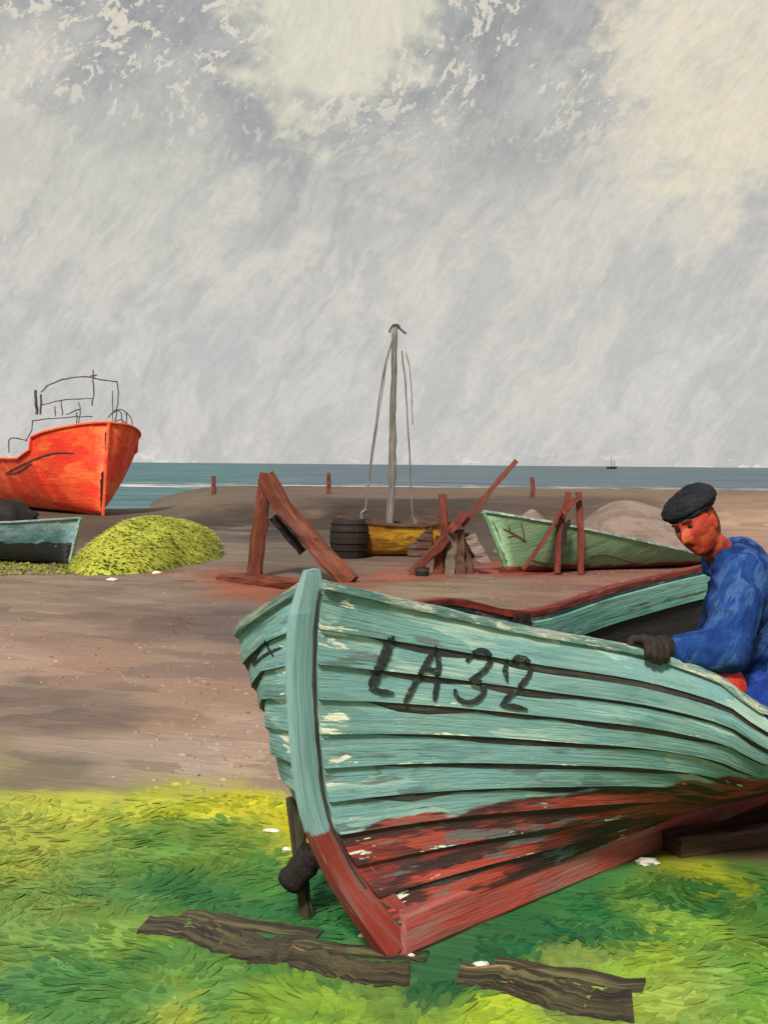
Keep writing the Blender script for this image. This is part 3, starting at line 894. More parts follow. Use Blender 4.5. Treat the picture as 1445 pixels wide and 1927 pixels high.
for (a_, b_, w_, lab, sd) in (((272, 1742), (560, 1792), 0.20, 'weathered dark plank in the grass left of the boat, its left end pale', 31),
                              ((470, 1800), (770, 1836), 0.17, 'dark plank in the grass running under the red forefoot', 32),
                              ((862, 1836), (1190, 1896), 0.21, 'broken brown plank in the grass right of the forefoot', 33)):
    p, q = lie(*a_, 0.003), lie(*b_, 0.003)
    t = thing('skid_plank', (p.x, p.y, 0), lab, 'plank', 'skid planks in the grass')
    put('board', bar([p, p + (q - p) * 0.3 + Vector((0, 0.03, 0)), p + (q - p) * 0.7 - Vector((0, 0.03, 0)), q], w_, 0.014, rough=0.004, seg=26, seed=sd, taper=(0.75, 1.0)), M['plank'], t)
    put('end_board', bar([p + Vector((0.12, 0.09, -0.002)), p + (q - p) * 1.12 + Vector((0, 0.15, -0.002))], 0.08, 0.014, rough=0.005, seg=8, seed=sd + 5), M['plank'], t)

# black roller leaning by the forefoot and the old prop behind the bow
p0, p1 = at(543, 1664, 4.06), at(588, 1608, 4.06)
rl = thing('boat_roller', (p0.x, p0.y, 0), 'short black tarred roller lying in the grass left of the red stem foot', 'roller')
put('roller_body', tube([p0, p0 + (p1 - p0) * .08, p0 + (p1 - p0) * .92, p1], 0.052, n=14, seg=7, wob=0.002), M['tar'], rl, True)
put('axle', tube([p0 - (p1 - p0) * 0.10, p1 + (p1 - p0) * 0.1], 0.015, n=8), M['dark'], rl, True)
a_, b_ = at(574, 1596, 4.12), at(552, 1500, 4.16)
pr = thing('bow_prop', (a_.x, a_.y, 0), 'dark brown wooden prop shoring the far side of the teal bow', 'prop')
put('post', bar([Vector((a_.x + 0.01, a_.y, -0.02)), b_], 0.036, 0.045, rough=0.004, seg=6), M['plank'], pr)
a_, b_ = gnd(1262, 1606), gnd(1440, 1566)
bb = thing('keel_baulk', (a_.x, a_.y, 0), 'dark brown baulk lying in the shade beside the red keel', 'timber')
put('timber', bar([a_ + Vector((0, 0, .04)), b_ + Vector((0.35, 0.05, .05))], 0.13, 0.09, rough=0.006, seg=8), M['brown'], bb)

# white flints
def stone(px, py, sz, lab, seed):
    p = gnd(px, py)
    rg = np.random.default_rng(seed)
    bm = bmesh.new()
    bmesh.ops.create_icosphere(bm, subdivisions=2, radius=1.0)
    V = []
    sx, sy, szz = sz * rg.uniform(1.0, 1.7), sz * rg.uniform(0.6, 1), sz * rg.uniform(0.4, 0.6)
    for v in bm.verts:
        k = 1 + 0.45 * mnoise.noise(v.co * 1.4 + Vector((seed, 0, 0)))
        V.append(p + Vector((v.co.x * sx * k, v.co.y * sy * k, v.co.z * szz * k + szz * 0.55)))
    F = [tuple(v.index for v in f.verts) for f in bm.faces]
    bm.free()
    tag(obj('flint', V, F, M['stone']), lab, 'stone', 'white flints')


for i, (px, py, sz, lab) in enumerate([
    (684, 1762, 0.014, 'white flint against the left of the red forefoot'),
    (770, 1800, 0.014, 'white flint right at the tip of the forefoot'),
    (905, 1818, 0.017, 'white flint at the left end of the broken brown plank'),
    (1216, 1626, 0.034, 'white flint beside the keel near the dark baulk'),
    (512, 1566, 0.022, 'white flint in yellow grass left of the teal bow'),
    (540, 1600, 0.018, 'small white flint just above the black roller'),
    (212, 1092, 0.05, 'white flint at the left foot of the grassy hummock'),
    (296, 1080, 0.055, 'white flint at the middle foot of the grassy hummock'),
    (408, 1032, 0.075, 'white flint at the right tip of the grassy hummock')]):
    stone(px, py, sz, lab, 60 + i)

# scattered small shingle, far too many to count
def pebbles():
    n = 5200
    Y = np.exp(RNG.uniform(math.log(5.0), math.log(19.0), n))
    X = RNG.uniform(-1, 1, n) * (Y * 0.42 + 0.6)
    k = (Y > turf_edge(X) - 0.15) & (vnoise(X, Y, 0.9, 51) + vnoise(X, Y, 3, 52) * 0.6 > -0.12)
    X, Y = X[k], Y[k]
    n = len(X)
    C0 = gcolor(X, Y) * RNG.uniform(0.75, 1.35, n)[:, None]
    sz = RNG.uniform(0.006, 0.017, n) * (1 + 0.03 * Y)
    Z = terrain(X, Y)
    base = np.array([(1, 0, 0), (.3, .95, 0), (-.8, .6, 0), (-.8, -.6, 0), (.3, -.95, 0), (.5, .3, .6), (-.5, .35, .55), (-.1, -.5, .6)])
    tri = [(0, 1, 5), (1, 2, 6), (1, 6, 5), (2, 3, 6), (3, 4, 7), (3, 7, 6), (4, 0, 7), (0, 5, 7), (5, 6, 7)]
    an = RNG.uniform(0, 2 * PI, n)
    ca, sa = np.cos(an)[:, None], np.sin(an)[:, None]
    bx, by, bz = base[:, 0] * 1.4, base[:, 1], base[:, 2]
    jit = RNG.normal(0, 0.14, (n, 8, 3))
    V = np.empty((n, 8, 3))
    V[:, :, 0] = X[:, None] + (ca * bx - sa * by + jit[:, :, 0]) * sz[:, None]
    V[:, :, 1] = Y[:, None] + (sa * bx + ca * by + jit[:, :, 1]) * sz[:, None]
    V[:, :, 2] = Z[:, None] + (bz - 0.08) * sz[:, None]
    F = (np.arange(n)[:, None, None] * 8 + np.array(tri)[None]).reshape(-1, 3).tolist()
    tag(obj('shingle', V.reshape(-1, 3), F, M['grass'], col=np.repeat(C0, 8, 0)), 'scattered mauve-brown shingle on the beach', 'shingle', kind='stuff')


pebbles()

# ------------------------------------------------------------------ grass in the foreground
KEELPTS = np.array([list(bt(s_, 0, 0))[:2] for s_ in np.linspace(-0.05, 4.4, 60)])
PLANKS = [(lie(272, 1742), lie(560, 1792), 0.09), (lie(470, 1800), lie(770, 1836), 0.08), (lie(862, 1836), lie(1190, 1896), 0.10)]


def keep(X, Y):
    k = Y < turf_edge(X)
    d = np.full(X.shape, 9.0)
    for q in KEELPTS:
        d = np.minimum(d, np.hypot(X - q[0], Y - q[1]))
    k &= d > 0.06
    for a, b, w in PLANKS:
        ab = np.array([b.x - a.x, b.y - a.y]); L_ = (ab ** 2).sum()
        t = np.clip(((X - a.x) * ab[0] + (Y - a.y) * ab[1]) / L_, 0, 1)
        dd = np.hypot(X - a.x - t * ab[0], Y - a.y - t * ab[1])
        k &= ~((dd < w) & (RNG.random(X.shape) < 0.70 + 0.7 * vnoise(X, Y, 7, 61)))
    # bare patch under the bilge, standing in for the boat's shade
    bare_shade = np.hypot((X - 1.45) / 0.62, (Y - 4.95) / 0.32) < 1 + vnoise(X, Y, 4, 12) * 0.8
    k &= ~(bare_shade & (RNG.random(X.shape) < 0.95))
    return k


def build_grass():
    n = 85000
    Y = RNG.uniform(2.6, 5.9, n)
    X = RNG.uniform(-1, 1, n) * (Y * 0.40 + 0.9)
    dens = 0.35 + 0.65 * sstep(vnoise(X, Y, 6, 14), -0.25, 0.15)
    dens *= 1 - 0.55 * sstep(Y, turf_edge(X) - 0.25, turf_edge(X))
    k = keep(X, Y) & (RNG.random(n) < dens)
    X, Y = X[k], Y[k]
    n = len(X)
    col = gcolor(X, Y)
    tuft = vnoise(X, Y, 14, 15)
    col = col * 0.94 * np.array([0.88, 1.0, 1.15]) * (1 + 0.34 * tuft + RNG.normal(0, 0.08, n))[:, None]
    hue = vnoise(X, Y, 8, 16)[:, None]
    col = col * (1 + hue * np.array([0.3, 0.0, -0.3]))
    kd = np.full(n, 9.0)
    for q in KEELPTS:
        kd = np.minimum(kd, np.hypot(X - q[0], Y - q[1]))
    ln = (0.035 + 0.07 * RNG.random(n)) * (0.8 + 0.9 * np.clip(vnoise(X, Y, 5, 17) + 0.4, 0, 1)) * (0.45 + 0.55 * sstep(kd, 0.1, 0.35))
    wd = RNG.uniform(0.012, 0.042, n)
    flow = PI * 2.2 * (vnoise(X, Y, 1.6, 18) + 0.5 * vnoise(X, Y, 4.5, 19)) + 0.4
    V, F, C = blades(X, Y, terrain(X, Y) - 0.004, ln, wd, np.clip(col, 0.004, 0.95), RNG, 1.9, flow, 0.085)
    tag(obj('grass', V, F, M['grass'], col=C), 'yellow-green and dark green turf round the teal boat', 'grass', kind='stuff')


build_grass()

# ------------------------------------------------------------------ the grassy hummock at the left
def hummock():
    a0, a1 = gnd(172, 1084), gnd(398, 1024)
    c = (a0 + a1) / 2
    t = thing('grass_hummock', (c.x, c.y, 0), 'yellow-green grassy hummock beside the small blue-green dinghy', 'hummock')
    ua = (a1 - a0); LA = ua.length / 2; ua.normalize()
    wa = Vector((ua.y, -ua.x, 0))
    H = 0.70
    V = []
    na, nr = 64, 14
    def surf(a, r):
        x, y = math.cos(a), math.sin(a)
        k = 1 + 0.12 * mnoise.noise(Vector((x * 1.7, y * 1.7, 3)))
        hw = 0.98 * (1 - 0.5 * max(0, x * r)) 
        h = H * max(0.0, 1 - r ** 2.3) ** 0.85 * (1 - 0.12 * x * r)
        p = c + ua * (x * r * LA * k) + wa * (y * r * hw * k)
        return Vector((p.x, p.y, h * (1 + 0.2 * mnoise.noise(Vector((x * r * 2.5, y * r * 2, 1)))) - 0.02))
    for i in range(nr):
        for j in range(na):
            V.append(surf(2 * PI * j / na, (i + 0.001) / (nr - 1)))
    F = [(i * na + j, (i + 1) * na + j, (i + 1) * na + (j + 1) % na, i * na + (j + 1) % na) for i in range(nr - 1) for j in range(na)]
    base = np.array(L3((164, 170, 62), 0.80))
    cols = np.array([base * (1 + 0.3 * mnoise.noise(v * 3)) for v in V])
    obj('turf_dome', V, F, M['ground'], t, smooth=True, col=cols)
    n = 9000
    P = np.array([list(surf(RNG.uniform(0, 2 * PI), math.sqrt(RNG.random()))) for _ in range(n)])
    tint = vnoise(P[:, 0], P[:, 1] + P[:, 2], 3.0, 30)
    col = np.array(L3((160, 166, 66), 0.86))[None] * (1 + 0.4 * tint + RNG.normal(0, 0.06, n))[:, None]
    Vb, Fb, Cb = blades(P[:, 0], P[:, 1], P[:, 2] - 0.01, RNG.uniform(0.04, 0.08, n), RNG.uniform(0.015, 0.04, n), np.clip(col, .01, 1), RNG, 1.6, None, 0.22)
    g = obj('grass_cover', Vb, Fb, M['grass'], t, col=Cb)
    g['kind'] = 'stuff'
    # low fringe of grass running left under the dinghy
    n = 7000
    X = RNG.uniform(-9.5, a0.x + 0.5, n); Y = RNG.uniform(15.9, 18.6, n)
    k = Y > 16.3 + vnoise(X, 0 * X, 1.1, 33) * 1.2 + 0.0 * X
    X, Y = X[k], Y[k]; n = len(X)
    col = np.array(L3((142, 150, 62), 0.75))[None] * (1 + 0.6 * vnoise(X, Y, 2, 34) + RNG.normal(0, 0.12, n))[:, None]
    Vb, Fb, Cb = blades(X, Y, terrain(X, Y) - 0.01, RNG.uniform(0.05, 0.11, n), RNG.uniform(0.015, 0.035, n), np.clip(col, .01, 1), RNG, 1.2)
    tag(obj('rough_grass', Vb, Fb, M['grass'], col=Cb), 'rough olive grass under the blue-green dinghy', 'grass', kind='stuff')


hummock()


# ------------------------------------------------------------------ hull builder for the boats farther off
def hull(o, axis, L_, B_, zs, keelz=-0.0, rake=0.25, bluff=0.55, nst=26, nt=9, stern=0.6, heel=0.0, mid=0.35):
    """double-curved open hull: o = stem foot, axis = bow->stern, zs(s) = sheer height. Returns grids for both sides"""
    ax = Vector((axis[0], axis[1], 0)).normalized()
    nx = Vector((ax.y, -ax.x, 0))
    sides = []
    for sg in (1, -1):
        G = []
        for i in range(nst):
            q = i / (nst - 1)
            s_ = q * L_
            half = B_ * (1 - (1 - min(q / mid, 1)) ** 2.2) ** bluff * (1 - (1 - stern) * max(0, (q - 0.5) / 0.5) ** 2)
            row = []
            z1 = zs(s_)
            for k in range(nt):
                t = k / (nt - 1)
                b = half * (0.12 * min(1, q * 8) + 0.88 * t ** (0.42 + 0.5 * math.exp(-q * 6)))
                z = keelz + (z1 - keelz) * t ** 1.15
                sr = s_ - rake * (t ** 1.4) * math.exp(-q * 5) + 0.10 * (1 - t) * math.exp(-q * 8)
                p = o + ax * sr + nx * (b * sg + heel * z) + Vector((0, 0, z - heel * 0.4 * b * sg))
                row.append(p)
            G.append(row)
        sides.append(G)
    return sides, ax, nx


def hull_parts(sides, name, mat, parent, inner=None, thick=0.03):
    nst, nt = len(sides[0]), len(sides[0][0])
    V = [p for G in sides for r in G for p in r]
    F = []
    for g in range(2):
        o = g * nst * nt
        for i in range(nst - 1):
            for k in range(nt - 1):
                q = (o + i * nt + k, o + (i + 1) * nt + k, o + (i + 1) * nt + k + 1, o + i * nt + k + 1)
                F.append(q if g == 0 else q[::-1])
    o2 = nst * nt
    for i in range(nst - 1):                       # bottom strip
        F.append((i * nt, o2 + i * nt, o2 + (i + 1) * nt, (i + 1) * nt))
    e = (nst - 1) * nt
    for k in range(nt - 1):                        # transom
        F.append((e + k, o2 + e + k, o2 + e + k + 1, e + k + 1))
    for k in range(nt - 1):                        # bow strip
        F.append((k, k + 1, o2 + k + 1, o2 + k))
    ob = obj(name, V, F, mat, parent, smooth=True)
    if inner is not None:
        Vi = []
        for g in range(2):
            for i in range(nst):
                c = (sides[0][i][nt // 2] + sides[1][i][nt // 2]) / 2
                for k in range(nt):
                    p = sides[g][i][k]
                    d = Vector((c.x - p.x, c.y - p.y, 0))
                    dl = d.length
                    Vi.append(p + (d / dl * min(thick, dl * 0.9) if dl > 1e-6 else Vector((0, 0, 0))) + Vector((0, 0, 0.02 * (1 - k / (nt - 1)))))
        obj('inner_lining', Vi, [f[::-1] for f in F[:2 * (nst - 1) * (nt - 1) + nst - 1]], inner, parent, smooth=True)
    return ob


def rail_path(sides, g):
    return [r[-1] for r in sides[g]]


def bvh_of(ob, parent):
    me = ob.data
    return BVHTree.FromPolygons([v.co + parent.location for v in me.vertices], [tuple(p.vertices) for p in me.polygons])


# red fishing boat on the left
def red_vessel():
    o = at(196, 968, 34.6); o.z = 0
    t = thing('fishing_boat', (o.x, o.y, 0), 'tall vermilion fishing boat drawn up at the left, with thin wheelhouse frames', 'boat')

    def zs(s_):
        z = 2.74 - 0.26 * s_
        z -= 0.36 * float(sstep(s_, 1.72, 1.80))
        return max(z, 1.66) if s_ > 1.7 else z
    sides, ax, nx = hull(o, (-0.56, 0.83), 9.0, 1.70, zs, keelz=0.02, rake=0.30, bluff=0.50, nst=90, nt=12, mid=0.26)
    hb = hull_parts(sides, 'hull', M['vermilion'], t, M['dark'], 0.08)
    B = bvh_of(hb, t)
    # stem bar
    put('stem_bar', bar([(sides[0][0][k] + sides[1][0][k]) / 2 - ax * 0.03 for k in range(12)], 0.10, 0.07, up=tuple(nx)), M['vermilion'], t)
    strokes('stem_line', B, [[(199, 812), (200, 870), (197, 930), (192, 962)]], 0.05, M['pencil'], t, 0.02, 4)
    for g in range(2):
        put('bulwark_rail', bar([p + Vector((0, 0, 0.03)) for p in rail_path(sides, g)], 0.12, 0.06), M['vermilion'], t)
    strokes('anchor_mark', B, [[(12, 890), (40, 876), (70, 862), (105, 852), (140, 852)], [(12, 892), (34, 888), (60, 872)]], 0.035, M['pencil'], t, 0.02, 2)
    # deck
    dk = [(sides[0][i][-1], sides[1][i][-1]) for i in range(4, 64)]
    V = []
    for a, b in dk:
        V += [a + (b - a) * 0.06 - Vector((0, 0, .35)), b + (a - b) * 0.06 - Vector((0, 0, .35))]
    obj('deck', V, [(2 * i, 2 * i + 2, 2 * i + 3, 2 * i + 1) for i in range(len(dk) - 1)], M['greyboard'], t, [(v.x, v.y) for v in V])
    # wheelhouse and gallows: open frames of thin rods
    d = 36.6

    def rods(name, lines, r, sd, depth=d):
        put(name, join([tube([at(x, y, depth) for x, y in l], r, n=5, seg=max(4, len(l) * 3), wob=0.008, seed=sd + i) for i, l in enumerate(lines)]), M['pencil'], t)
    rods('wheelhouse_roof', [[(78, 738), (90, 726), (120, 714), (160, 709), (180, 712)], [(178, 712), (200, 716), (221, 718)]], 0.022, 1)
    rods('wheelhouse_post', [[(221, 718), (223, 750), (216, 800)]], 0.02, 7)
    rods('wheelhouse_post', [[(212, 735), (212, 795)]], 0.016, 8)
    rods('wheelhouse_post', [[(176, 702), (177, 740), (174, 764)]], 0.022, 9)
    rods('wheelhouse_post', [[(68, 734), (70, 780)]], 0.045, 10)
    rods('wheelhouse_post', [[(78, 742), (77, 780)]], 0.03, 11)
    rods('wheelhouse_rail', [[(80, 762), (120, 753), (174, 750)], [(116, 753), (118, 782)], [(104, 764), (105, 784)], [(148, 757), (152, 772), (148, 800)], [(124, 780), (150, 770)]], 0.018, 12)
    rods('foredeck_rail', [[(60, 792), (100, 788), (148, 784), (175, 784)], [(146, 776), (144, 802)], [(62, 792), (60, 812), (50, 828)]], 0.018, 20)
    rods('davit', [[(18, 852), (18, 828), (32, 824), (52, 830)]], 0.02, 26)
    rods('net_gallows', [[(204, 786), (222, 770), (240, 778), (250, 796), (240, 812)], [(214, 796), (226, 790), (240, 796)], [(238, 776), (240, 810)], [(210, 778), (226, 774), (232, 800)]], 0.018, 30, 35.6)
    rods('masthead', [[(170, 708), (184, 706)], [(176, 696), (176, 712)]], 0.02, 36)
    put('keel_shoe', bar([o + ax * 0.2 + Vector((0, 0, .03)), o + ax * 8.6 + Vector((0, 0, .03))], 0.2, 0.1), M['dark'], t)


red_vessel()


def dinghy():
    o = at(140, 1058, 18.2); o.z = 0
    t = thing('dinghy', (o.x, o.y, 0), 'small blue-green dinghy with black bottom below the vermilion boat', 'boat')
    sides, ax, nx = hull(o, (-0.90, 0.43), 3.2, 0.66, lambda s_: 0.72 - 0.10 * min(s_, 2) + 0.02 * s_ * s_, rake=0.10, bluff=0.6, nst=22, mid=0.4)
    hull_parts(sides, 'hull', M['dteal'], t, M['dark'])
    put('stem_post', bar([(sides[0][0][k] + sides[1][0][k]) / 2 - ax * 0.015 for k in range(9)], 0.05, 0.06, up=tuple(nx)), M['cap'], t)
    for g in range(2):
        put('gunwale', bar([p + Vector((0, 0, .01)) for p in rail_path(sides, g)], 0.045, 0.03), M['cap'], t)
    put('keel', bar([o + ax * 0.05 + Vector((0, 0, 0.02)), o + ax * 3.1 + Vector((0, 0, .02))], 0.06, 0.05), M['tar'], t)
    put('thwart', bar([o + ax * 1.4 + nx * 0.55 + Vector((0, 0, .45)), o + ax * 1.4 - nx * 0.55 + Vector((0, 0, .45))], 0.2, 0.03), M['brown'], t)
    # black net heaped over the stern
    c = at(4, 985, 19.2)
    V = []
    bm = bmesh.new(); bmesh.ops.create_icosphere(bm, subdivisions=3, radius=1.0)
    for v in bm.verts:
        k = 1 + 0.35 * mnoise.noise(v.co * 2.2)
        V.append(Vector((c.x + v.co.x * 0.52 * k, c.y + v.co.y * 0.4 * k, 0.62 + max(v.co.z, -0.6) * 0.36 * k)))
    F = [tuple(x.index for x in f.verts) for f in bm.faces]; bm.free()
    tag(obj('net_heap', V, F, M['dark'], smooth=True), 'black net heaped in the small dinghy at the left edge', 'net')


dinghy()


# pale green boat behind the trestle legs
def green_boat():
    o = at(944, 1078, 17.3); o.z = 0
    t = thing('rowing_boat', (o.x, o.y, 0), 'pale green boat with a red keel lying beyond the teal boat', 'boat')
    sides, ax, nx = hull(o, (0.86, 0.51), 4.6, 0.62, lambda s_: 0.92 - 0.215 * s_ + 0.004 * s_ * s_, rake=0.36, bluff=0.6, nst=30, mid=0.42, heel=0.05)
    hb = hull_parts(sides, 'hull', M['pgreen'], t, M['greyboard'])
    B = bvh_of(hb, t)
    put('stem_post', bar([(sides[0][0][k] + sides[1][0][k]) / 2 - ax * 0.02 for k in range(9)], 0.05, 0.06, up=tuple(nx)), M['pgreen'], t)
    for g in range(2):
        put('gunwale', bar([p + Vector((0, 0, .01)) for p in rail_path(sides, g)], 0.05, 0.035, rough=0.002), M['cap'], t)
    put('keel', bar([o + ax * -0.02 + Vector((0, 0, .035)), o + ax * 4.5 + Vector((0, 0, .035))], 0.09, 0.07), M['redspar'], t)
    strokes('painted_letter', B, [[(946, 994), (966, 1004), (990, 1018)], [(956, 1010), (972, 1008), (988, 1020)], [(980, 984), (984, 1000), (986, 1014)], [(956, 990), (962, 1004)]], 0.022, M['brown'], t, 0.01, 3)
    strokes('plank_line', B, [[(1106, 1046), (1140, 1044), (1180, 1056), (1206, 1062)], [(992, 1052), (1030, 1060), (1060, 1062)]], 0.016, M['brown'], t, 0.01, 5)
    strokes('bow_line', B, [[(914, 986), (930, 1014), (946, 1040)], [(926, 980), (936, 1000), (942, 1020)]], 0.014, M['brown'], t, 0.01, 8)


green_boat()


# yellow boat with the tall mast
def yellow_boat():
    o = at(652, 1046, 20.4); o.z = 0
    t = thing('mast_boat', (o.x, o.y, 0), 'low ochre yellow boat carrying a tall grey mast', 'boat')
    sides, ax, nx = hull(o, (0.97, 0.22), 1.8, 0.48, lambda s_: 0.66 - 0.22 * s_ + 0.10 * s_ * s_, rake=0.15, nst=20, stern=0.55)
    hull_parts(sides, 'hull', M['ochre'], t, M['dark'])
    for g in range(2):
        put('gunwale', bar([p + Vector((0, 0, .01)) for p in rail_path(sides, g)], 0.06, 0.06), M['brown'], t)
    put('stem_post', bar([(sides[0][0][k] + sides[1][0][k]) / 2 - ax * 0.02 for k in range(9)], 0.06, 0.06, up=tuple(nx)), M['brown'], t)
    D = 20.75
    mast_ = put('mast', tube([at(736, 1030, D), at(734, 980, D), at(738, 900, D), at(739, 800, D), at(741, 700, D), at(743, 616, D)], 0.075, 0.05, n=9, seg=26, wob=0.003, seed=3), M['mast'], t, True)
    mh = [[(733, 626), (738, 614), (752, 618), (764, 628)], [(738, 612), (748, 612), (756, 622)]]
    put('masthead_fitting', join([tube([at(x, y, D) for x, y in l], 0.02, n=5, seg=8, wob=.004) for l in mh]), M['pencil'], mast_)
    for l, r in (([(738, 640), (724, 690), (708, 790), (696, 880), (688, 958)], 0.014), ([(740, 640), (727, 684), (722, 720), (702, 850), (690, 950)], 0.010),
                 ([(756, 660), (764, 740), (770, 850), (774, 940), (778, 985)], 0.014), ([(764, 664), (772, 706), (776, 800)], 0.009)):
        put('stay', tube([at(x, y, D) for x, y in l], r, n=5, seg=16, wob=0.004, seed=int(l[0][0])), M['mast'], t)
    put('boom_crutch', tube([at(690, 958, D), at(680, 968, D), at(682, 1004, D)], 0.035, n=6, seg=5), M['mast'], t)
    put('boom_crutch', tube([at(780, 975, D), at(788, 1008, D)], 0.035, n=6, seg=4), M['mast'], t)


yellow_boat()


# ------------------------------------------------------------------ timbers, winch, barrel, posts
def D_at(px, py):
    return gnd(px, py).y


def beam_at(name, pts, w, mat, parent, d, h=None, sd=1, taper=None, up=(0, 1, 0)):
    ds = d if isinstance(d, (list, tuple)) else [d] * len(pts)
    path = [at(x, y, q) for (x, y), q in zip(pts, ds)]
    return put(name, bar(path, w, h or w, up=up, rough=w * 0.05, seg=9, seed=sd, taper=taper), mat, parent)


d1 = D_at(478, 1086)
o = gnd(478, 1086)
t = thing('a_frame', (o.x, o.y, 0), 'big red-brown timber post with a long raking brace, left of the mast', 'timber frame')
beam_at('post', [(478, 1088), (488, 1000), (502, 890)], 0.215, M['timber'], t, d1, 0.2, 1, (1.0, 0.85))
beam_at('brace', [(498, 896), (545, 968), (660, 1098)], 0.25, M['timber'], t, [d1 - 0.1, d1 - 0.15, d1 - 0.5], 0.2, 2)
beam_at('under_strut', [(514, 972), (570, 1040)], 0.12, M['tar'], t, d1 + 0.12, 0.1, 4)
o = gnd(440, 1096)
t = thing('sleeper', (o.x, o.y, 0), 'flat red-brown sleeper on the shingle at the foot of the big post', 'timber')
put('timber', bar([gnd(436, 1090) + Vector((0, 0, .04)), gnd(560, 1106) + Vector((0, 0, .04))], 0.5, 0.08, rough=0.012, seg=9), M['timber'], t)

# winch with vertical boards and raking spar
d2 = D_at(850, 1080)
o = gnd(846, 1080)
t = thing('winch_frame', (o.x, o.y, 0), 'dark boarded winch frame with a red raking spar, left of the pale green boat', 'winch')
beam_at('post', [(838, 1078), (836, 1000), (832, 930)], 0.11, M['redspar'], t, d2 + 0.1, 0.1, 11)
beam_at('brace', [(772, 1080), (812, 1042), (842, 1012)], 0.13, M['timber'], t, d2 - 0.15, 0.1, 12)
beam_at('board', [(824, 1080), (828, 1008)], 0.14, M['timber'], t, d2, 0.06, 13)
beam_at('board', [(846, 1082), (852, 1002)], 0.15, M['greyboard'], t, d2 - .05, 0.06, 14)
beam_at('board', [(866, 1082), (864, 996)], 0.15, M['brown'], t, d2 - .02, 0.06, 15)
beam_at('board', [(884, 1080), (872, 1004)], 0.14, M['brown'], t, d2 + .06, 0.06, 16)
beam_at('cheek', [(912, 1062), (884, 1008)], 0.17, M['mound'], t, d2 - .1, 0.1, 17)
beam_at('spar', [(868, 990), (920, 926), (970, 868)], 0.07, M['redspar'], t, [d2 - .1, d2 - .1, d2 + .2], 0.07, 18)
beam_at('spar_heel', [(846, 1000), (876, 966)], 0.12, M['redspar'], t, d2 - .16, 0.1, 19)
put('winch_drum', tube([at(826, 1030, d2 + 0.35), at(892, 1030, d2 + 0.35)], 0.16, n=14, seg=5), M['dark'], t, True)
o = gnd(793, 1084)
t = thing('tar_tub', (o.x, o.y, 0), 'small dark tub on the shingle before the winch frame', 'tub')
dd = o.y
put('tub', tube([at(794, 1086, dd), at(794, 1080, dd), at(794, 1068, dd)], 0.095, 0.105, n=14, seg=4), M['dark'], t, True)
put('hoop', tube([at(794, 1074, dd), at(794, 1071, dd)], 0.108, n=14), M['pencil'], t)

# trestle legs in front of the green boat
d3 = D_at(1050, 1082)
o = gnd(1050, 1082)
t = thing('trestle', (o.x, o.y, 0), 'thin red wooden trestle legs standing before the pale green boat', 'trestle')
beam_at('leg', [(984, 1072), (1030, 1006), (1056, 960)], 0.055, M['redspar'], t, d3 - .15, 0.06, 21)
beam_at('leg', [(1048, 1078), (1052, 1000), (1070, 926)], 0.085, M['redspar'], t, d3, 0.07, 22)
beam_at('leg', [(1092, 1080), (1092, 1000), (1088, 926)], 0.09, M['redspar'], t, d3 + .05, 0.07, 23)
beam_at('head_rail', [(1056, 974), (1072, 950), (1092, 934)], 0.08, M['redspar'], t, d3 - .08, 0.06, 24)
put('pulley_block', bar([at(1060, 1028, d3 - .12), at(1062, 1000, d3 - .12), at(1066, 984, d3 - .12)], 0.07, 0.06, up=(0, 1, 0), rough=.004, seg=6), M['dark'], t)
put('hook', tube([at(1064, 986, d3 - .12), at(1071, 978, d3 - .12), at(1071, 990, d3 - .12)], 0.014, n=6, seg=8), M['dark'], t)

# tarred barrel
o = gnd(656, 1050)
t = thing('barrel', (o.x, o.y, 0), 'dark tarred barrel standing between the big brace and the ochre boat', 'barrel')
V, F = [], []
hgt, nseg = 0.68, 18
prof_ = [(0, .27), (.10, .295), (.25, .325), (.37, .33), (.5, .318), (.60, .295), (.66, .262), (.66, .22), (.62, .215)]
for z, r in prof_:
    for q in range(nseg):
        an = 2 * PI * q / nseg
        rr = r * (1.0 if q % 2 else 0.985)
        V.append(o + Vector((math.cos(an) * rr, math.sin(an) * rr + 0.1, z)))
for i in range(len(prof_) - 1):
    for q in range(nseg):
        F.append((i * nseg + q, i * nseg + (q + 1) % nseg, (i + 1) * nseg + (q + 1) % nseg, (i + 1) * nseg + q))
F.append(tuple((len(prof_) - 1) * nseg + q for q in range(nseg)))
staves_ = obj('staves', V, F, M['dark'], t)
for z, r in ((0.14, .305), (0.26, .33), (0.46, .327), (0.58, .303)):
    put('hoop', tube([o + Vector((math.cos(2 * PI * q / 20) * r, math.sin(2 * PI * q / 20) * r + 0.1, z)) for q in range(21)], 0.012, n=5), M['tar'], staves_)

